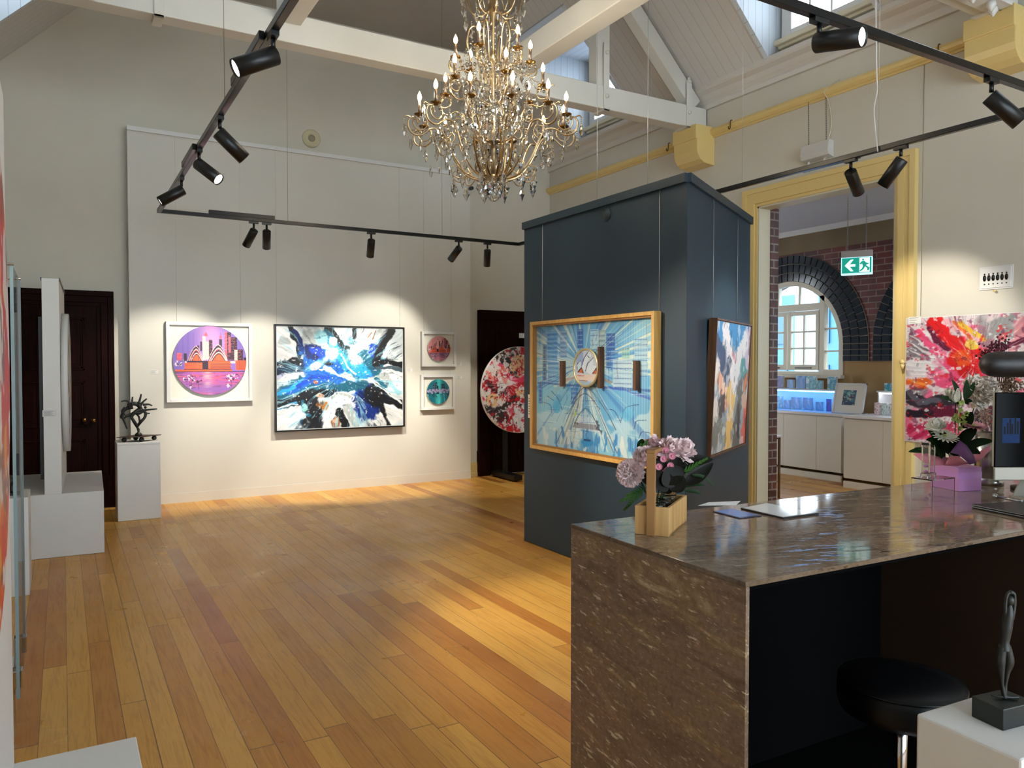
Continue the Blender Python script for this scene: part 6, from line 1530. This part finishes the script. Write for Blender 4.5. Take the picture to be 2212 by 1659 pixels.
MB().tube(smoothpath([(XR - .03, ey0 + .05, ez1), (XR - .01, ey0 + .02, 3.9), (XR - .02, ey0 + .05, 4.12), (XR - .085, ey0 + .05, 4.2), (XR - .03, ey0 - .0, 4.27), (XR - .005, ey0 - .06, 4.3)], 5), .004, 6).build('power_lead', pbr('cream_lead', (216, 206, 180), .5), t)
# brass picture hooks on the rail
for i, (px, py) in enumerate(((1443, 320), (1577, 272), (2026, 110))):
    p = hit(px, py, 'X', XR - .08); q = MB().tube(smoothpath([(XR - .05, p.y, 4.265), (XR - .075, p.y, 4.255), (XR - .078, p.y, 4.20), (XR - .085, p.y, 4.165), (XR - .105, p.y, 4.17), (XR - .105, p.y, 4.19)], 4), .005, 6)
    tag(q.build('picture_hook', M_CUP), 'small brass hook on the yellow picture rail, ' + ('left of the near corbel', 'just right of the corbel', 'above the right end of the near track')[i], 'hook')
# white spotlight plate under the nearer truss end
p = hit(2130, 62, 'Z', 4.24)
t = thing('junction_plate', 'white plate with three white cable glands under the near truss end', 'plate', (5.75, 3.12, 4.23))
MB().box((5.55, 3.05, 4.24), (6.05, 3.22, 4.269)).build('plate', M_WHITE, t, bevel=.003)
for x, y in ((5.62, 3.10), (5.86, 3.10), (5.96, 3.14)): MB().lathe([(.03, 0), (.034, -.03), (.02, -.05), (.006, -.07), (0, -.07)], (x, y, 4.24), 14).build('cable_gland', M_WHITE, t)
for i, (px, py, bx) in enumerate(((1893, 10, 0),)):
    p = hit(1893, 200, 'X', X3 + .3)
q = MB().tube(smoothpath([hit(px, py, 'X', X3 - .03) for px, py in ((1896, 328), (1890, 270), (1888, 235), (1895, 195), (1894, 160), (1892, 20), (1892, -60))], 6), .004, 6)
tag(q.build('power_cable', M_WHITE), 'white power cable dropping to the right light track', 'cable')
def wire_to_floor(x, y, z0, z1, lab):
    tag(MB().tube([(x, y, z0), (x, y, z1)], .0025, 5).build('suspension_wire', M_WIRE), lab, 'cable')
p = hit(1272, 380, 'X', 3.75); 
wire_to_floor(3.95, 5.3, 2.86, 4.42, 'white wire rising from the long edge of the teal column')
wire_to_floor(4.25, 5.0, 2.86, 4.9, 'dark wire rising from the middle of the teal column')
# ================================================================== things in the next room
def cab(y0, y1, xf, zt, gaps, label, nm):
    t = thing('cabinet', label, 'cabinet', (xf + .3, (y0 + y1) / 2, 0))
    MB().box((xf + .02, y0, .12), (NX - .02, y1, zt - .035)).build('carcass', M_CAB, t)
    MB().box((xf - .0, y0, .0), (xf + .03, y1, .085)).build('plinth_board', M_CAB, t)
    MB().box((xf - .02, y0 - .005, zt - .035), (NX - .015, y1 + .005, zt)).build('worktop', pbr('white_worktop', (232, 232, 232), .25), t, bevel=.003)
    ys = [y1] + gaps + [y0]
    for a, b in zip(ys[:-1], ys[1:]): MB().box((xf, b + .002, .125), (xf + .02, a - .002, zt - .05)).build('door', M_CAB, t, bevel=.001)
    return t
FX = 9.12
gy_ = [hit(px, 960, 'X', FX).y for px in (1692, 1763)]
ye = hit(1817, 1000, 'X', FX).y
cab(ye, 9.6, FX, .93, [gy_[0] + (gy_[0] - gy_[1])] + gy_, 'low cream-white cabinet run with flat doors under the arched window next door', 'a')
FX2 = 8.80; g2 = hit(1907, 960, 'X', FX2).y; y2 = hit(1822, 990, 'X', FX2).y
cab(4.4, y2, FX2, .945, [g2], 'deeper cream-white cabinet at the right beyond the doorway', 'b')
# lit display shelves on the cabinets
def hutch(y0, y1, x0, zb, zt, led, label):
    t = thing('display_shelf', label, 'shelf', (NX - .2, (y0 + y1) / 2, zb))
    MB().box((x0, y0, zt), (NX - .02, y1, zt + .02)).build('top_shelf', M_WHITE, t); MB().box((NX - .05, y0, zb + .001), (NX - .02, y1, zt)).build('back_panel', M_WHITE, t)
    MB().box((x0 + .03, y1 - .02, zb + .001), (NX - .05, y1, zt)).box((x0 + .03, y0, zb + .001), (NX - .05, y0 + .02, zt)).build('side_panel', M_WHITE, t)
    MB().box((x0 + .02, y0 + .03, zt - .02), (x0 + .05, y1 - .03, zt - .004)).build('light_strip', led, t)
    return t
hutch(ye + .12, 9.6, 9.40, .93, 1.225, M_LED, 'white shelf lit blue from inside on the cabinet beneath the arched window')
hutch(4.6, y2 - .12, 9.30, .945, 1.235, M_LEDW, 'white lit shelf on the deeper cabinet at the right')
def blockmat(name, cs, sc=14):
    m = pbr(name, cs[0], .3); nt, N, b = NT(m); tc = N('ShaderNodeTexCoord')
    nz = N('ShaderNodeTexNoise', i_Vector=tc.outputs['Object'], i_Scale=sc, i_Detail=4.0, i_Distortion=.8)
    nt.links.new(ramp(N, nz.outputs[0], [(.3 + .4 * i / (len(cs) - 1), c) for i, c in enumerate(cs)]), b.inputs['Base Color']); return m
BM = [blockmat('harbour_night_print', [(20, 30, 90), (50, 70, 160), (110, 90, 150)]), blockmat('wave_blue_print', [(10, 70, 150), (30, 130, 200), (140, 210, 230)], 8), blockmat('teal_boats_print', [(30, 110, 140), (90, 170, 190), (230, 240, 240)]), blockmat('beach_print', [(20, 60, 120), (60, 140, 190), (200, 220, 226)], 6), blockmat('red_white_print', [(200, 20, 30), (230, 230, 230), (190, 30, 40)], 24), blockmat('mint_print', [(90, 170, 170), (230, 236, 230), (60, 130, 130)], 24), blockmat('black_white_print', [(14, 16, 20), (236, 236, 236), (14, 16, 20)], 18)]
def block(px0, px1, top, x, z, m, label, grp='small art blocks on the lit shelves'):
    a, b = hit(px0, 850, 'X', x).y, hit(px1, 850, 'X', x).y; h = hit((px0 + px1) / 2, top, 'X', x).z - z
    t = thing('art_block', label, 'art block', (x, (a + b) / 2, z), R(-90), grp); w = (a - b) / 2
    MB().box((-w, .003, .0005), (w, .035, h)).build('block', M_WHITE, t, local=True); MB().box((-w, .0, .0005), (w, .003, h)).build('print', m, t, local=True)
T1, W1 = 1.2455, .9305
for px0, px1, top, m, lb in ((1667, 1671, 818, 0, 'thin dark blue block half hidden by the brick jamb, on the top shelf'), (1672, 1691, 812, 0, 'violet-blue harbour block leftmost on the top shelf'), (1700, 1714, 820, 1, 'small blue wave block on the top shelf'), (1719, 1740, 812, 1, 'larger blue wave block on the top shelf'), (1741, 1762, 813, 2, 'blue and white boats block on the top shelf'), (1763, 1776, 822, 2, 'small blue and white block at the right of the top-shelf row'), (1787, 1806, 814, 2, 'pale blue and black block on the top shelf behind the framed print')):
    block(px0, px1, top, 9.44, T1, BM[m], lb)
for px0, px1, top, m, lb in ((1665, 1668, 862, 3, 'thin blue block at the far left of the lit shelf'), (1671, 1689, 856, 2, 'blue city block leftmost inside the lit shelf'), (1693, 1706, 864, 3, 'small dark beach block inside the lit shelf'), (1709, 1729, 858, 3, 'dark blue coast block inside the lit shelf'), (1734, 1756, 859, 3, 'larger blue beach block inside the lit shelf'), (1762, 1778, 868, 3, 'small blue beach block inside the lit shelf'), (1785, 1796, 862, 0, 'deep blue block inside the lit shelf beside the framed print')):
    block(px0, px1, top, 9.46, W1, BM[m], lb)
for px0, px1, top, m, lb in ((1889, 1903, 870, 4, 'red and white block on the right cabinet'), (1905, 1917, 871, 5, 'mint and white block on the right cabinet'), (1920, 1934, 872, 6, 'black and white block on the right cabinet beside the doorframe')):
    block(px0, px1, top, 9.20, .9455, BM[m], lb)
block(1910, 1935, 828, 9.35, 1.2555, BM[2], 'pale teal block on top of the right lit shelf')
# leaning framed print
a, b = hit(1790, 888, 'X', 9.22), hit(1853, 888, 'X', 9.22)
w2 = (a.y - b.y) / 2 + .01; hh = .42
t = thing('framed_print', 'white framed teal print leaning against the lit shelf on the cabinet', 'framed picture', (9.25, (a.y + b.y) / 2 - .03, .9375), 0, None, (R(-13), 0, R(-90)))
q = MB().box((-w2, 0, 0), (-w2 + .022, .025, hh)).box((w2 - .022, 0, 0), (w2, .025, hh)).box((-w2, 0, 0), (w2, .025, .022)).box((-w2, 0, hh - .022), (w2, .025, hh)); q.build('frame', M_WHITE, t, local=True)
MB().box((-w2 + .02, .01, .02), (w2 - .02, .02, hh - .02)).build('mount', pbr('cream_mount', (226, 220, 204), .6), t, local=True)
ap = Art(60, 80, (0, 0, 100, 130), (40, 110, 130), .05, 5, 81); ap.blob((120, 190, 180), 50, 30, 30, 20); ap.blob((150, 100, 110), 70, 60, 22, 18, 30); ap.blob((20, 40, 60), 15, 70, 12, 40); ap.blob((180, 190, 150), 50, 80, 26, 10); ap.speck((16, 40, 70), 8, .55, .8); ap.speck((200, 214, 190), 10, .62, .8); ap.blob((16, 46, 80), 50, 115, 50, 14)
o = picture('print', ap, .20, .21, t, .009, False, hh / 2 + .01)
# side table with a white top
ta = hit(1689, 945, 'X', 7.4)
t = thing('side_table', 'white-topped table with slim bronze legs beyond the doorway', 'table', (7.1, ta.y + .55, 0))
y0 = ta.y; MB().box((6.75, y0, .735), (7.4, y0 + 1.2, .76)).build('table_top', M_WHITE, t, bevel=.002)
for x, y in ((6.77, y0 + .015), (7.375, y0 + .015), (6.77, y0 + 1.17), (7.375, y0 + 1.17)): MB().box((x, y, .0), (x + .022, y + .022, .735)).build('leg', pbr('bronze_leg', (120, 92, 70), .3, .7), t)
MB().box((6.77, y0 + .015, .715), (7.397, y0 + .037, .735)).box((7.375, y0 + .015, .715), (7.397, y0 + 1.19, .735)).build('frame_rail', MATS['bronze_leg'], t)
# exit sign on chains
ex_x = 8.3
a, b = hit(1815, 597, 'X', ex_x), hit(1887, 545, 'X', ex_x)
TY = math.atan2(0, 1)
# the sign faces the camera side-on: front plane perpendicular to the corridor
yA, zA = a.y, a.z
et = thing('exit_sign', 'lit green running-figure exit sign with a left arrow hanging on two chains next door', 'exit sign', (ex_x, (a.y + b.y) / 2, a.z), R(-60))
ppm = F / ((et.location - EYE).dot(FW)); sw = 54 / ppm / .87; shh = 52 / ppm; cw = sw
MB().box((-sw/2, 0, shh * .72), (sw/2, .075, shh)).build('housing', pbr('sign_housing', (214, 214, 210), .4), et, local=True, bevel=.006)
MB().box((-sw/2 - .0, .0, 0), (sw/2, .07, shh * .72)).build('light_diffuser', emit('lit_white_diffuser', (190, 236, 250), .9), et, local=True, bevel=.004)
x0, x1, zz0, zz1 = -sw/2 + .01, sw/2 - .01, .02, shh * .70
MB().box((x0, -.003, zz0), (x1, 0, zz1)).build('green_panel', emit('lit_exit_green', (10, 150, 130), .7), et, local=True)
Wg, Hg = x1 - x0, zz1 - zz0
def gp(u, v): return (x0 + u * Wg, zz0 + v * Hg)
M_PIC = emit('lit_pictogram_white', (226, 250, 250), 1.0)
MB().prism([gp(*q_) for q_ in ((.10, .5), (.30, .88), (.40, .88), (.27, .58), (.46, .58), (.46, .42), (.27, .42), (.40, .12), (.30, .12))], -.005, -.003, XZ).build('arrow', M_PIC, et, local=True)
dr_ = MB().prism([gp(.60, .04), gp(.94, .04), gp(.94, .97), gp(.60, .97)], -.005, -.003, XZ).build('doorway_symbol', M_PIC, et, local=True)
M_PICG = MATS['lit_exit_green']; q = MB()
for pg in (((.69, .78), (.75, .78), (.75, .90), (.69, .90)), ((.66, .74), (.78, .76), (.84, .42), (.72, .40)), ((.60, .58), (.66, .52), (.70, .66), (.66, .72)), ((.78, .72), (.86, .60), (.92, .62), (.90, .54), (.83, .50), (.76, .62)), ((.72, .42), (.80, .42), (.74, .22), (.64, .08), (.60, .14), (.68, .26)), ((.76, .44), (.84, .44), (.94, .30), (.92, .12), (.86, .14), (.86, .28))):
    q.prism([gp(*z_) for z_ in pg], -.006, -.005, XZ)
q.build('running_figure', M_PICG, et, local=True)
for s_ in (-1, 1):
    e = et.location + Vector((math.cos(R(-60)), math.sin(R(-60)), 0)) * s_ * sw * .30 + Vector((.03, .02, 0)); chain((e.x, e.y, et.location.z + shh), (e.x, e.y, 3.65), .007, .0022, .03).build('chain', pbr('zinc_chain', (170, 172, 172), .35, .7), et)
# added glowing panel, out of the camera's view, to brighten the next room
t = thing('added_fill_light', 'added unseen glowing fill panel on the ceiling of the next room', 'added fill light', (8.2, 2.9, 3.65))
MB().box((7.8, 1.8, 3.60), (8.6, 3.8, 3.65)).build('fill_panel', emit('glowing_fill_panel', (225, 235, 255), 9), t)
WORLD, EXPO = 9.0, 0.36
# ================================================================== light
w = bpy.data.worlds.new('world'); SC.world = w; w.use_nodes = True
bg = w.node_tree.nodes['Background']; bg.inputs[0].default_value = (0.86, 0.94, 1.0, 1); bg.inputs[1].default_value = WORLD
SC.view_settings.view_transform = 'Standard'; SC.view_settings.look = 'None'; SC.view_settings.gamma = 1
SC.view_settings.exposure = EXPO; SC.view_settings.use_curve_mapping = False
cy = SC.cycles
cy.use_denoising = True
try: cy.denoiser = 'OPENIMAGEDENOISE'
except Exception: pass
cy.max_bounces = 6; cy.diffuse_bounces = 3; cy.glossy_bounces = 3; cy.transmission_bounces = 6; cy.transparent_max_bounces = 8

cy.sample_clamp_indirect = 3.0; cy.sample_clamp_direct = 0
cy.caustics_reflective = False; cy.caustics_refractive = False
cy.use_light_tree = False
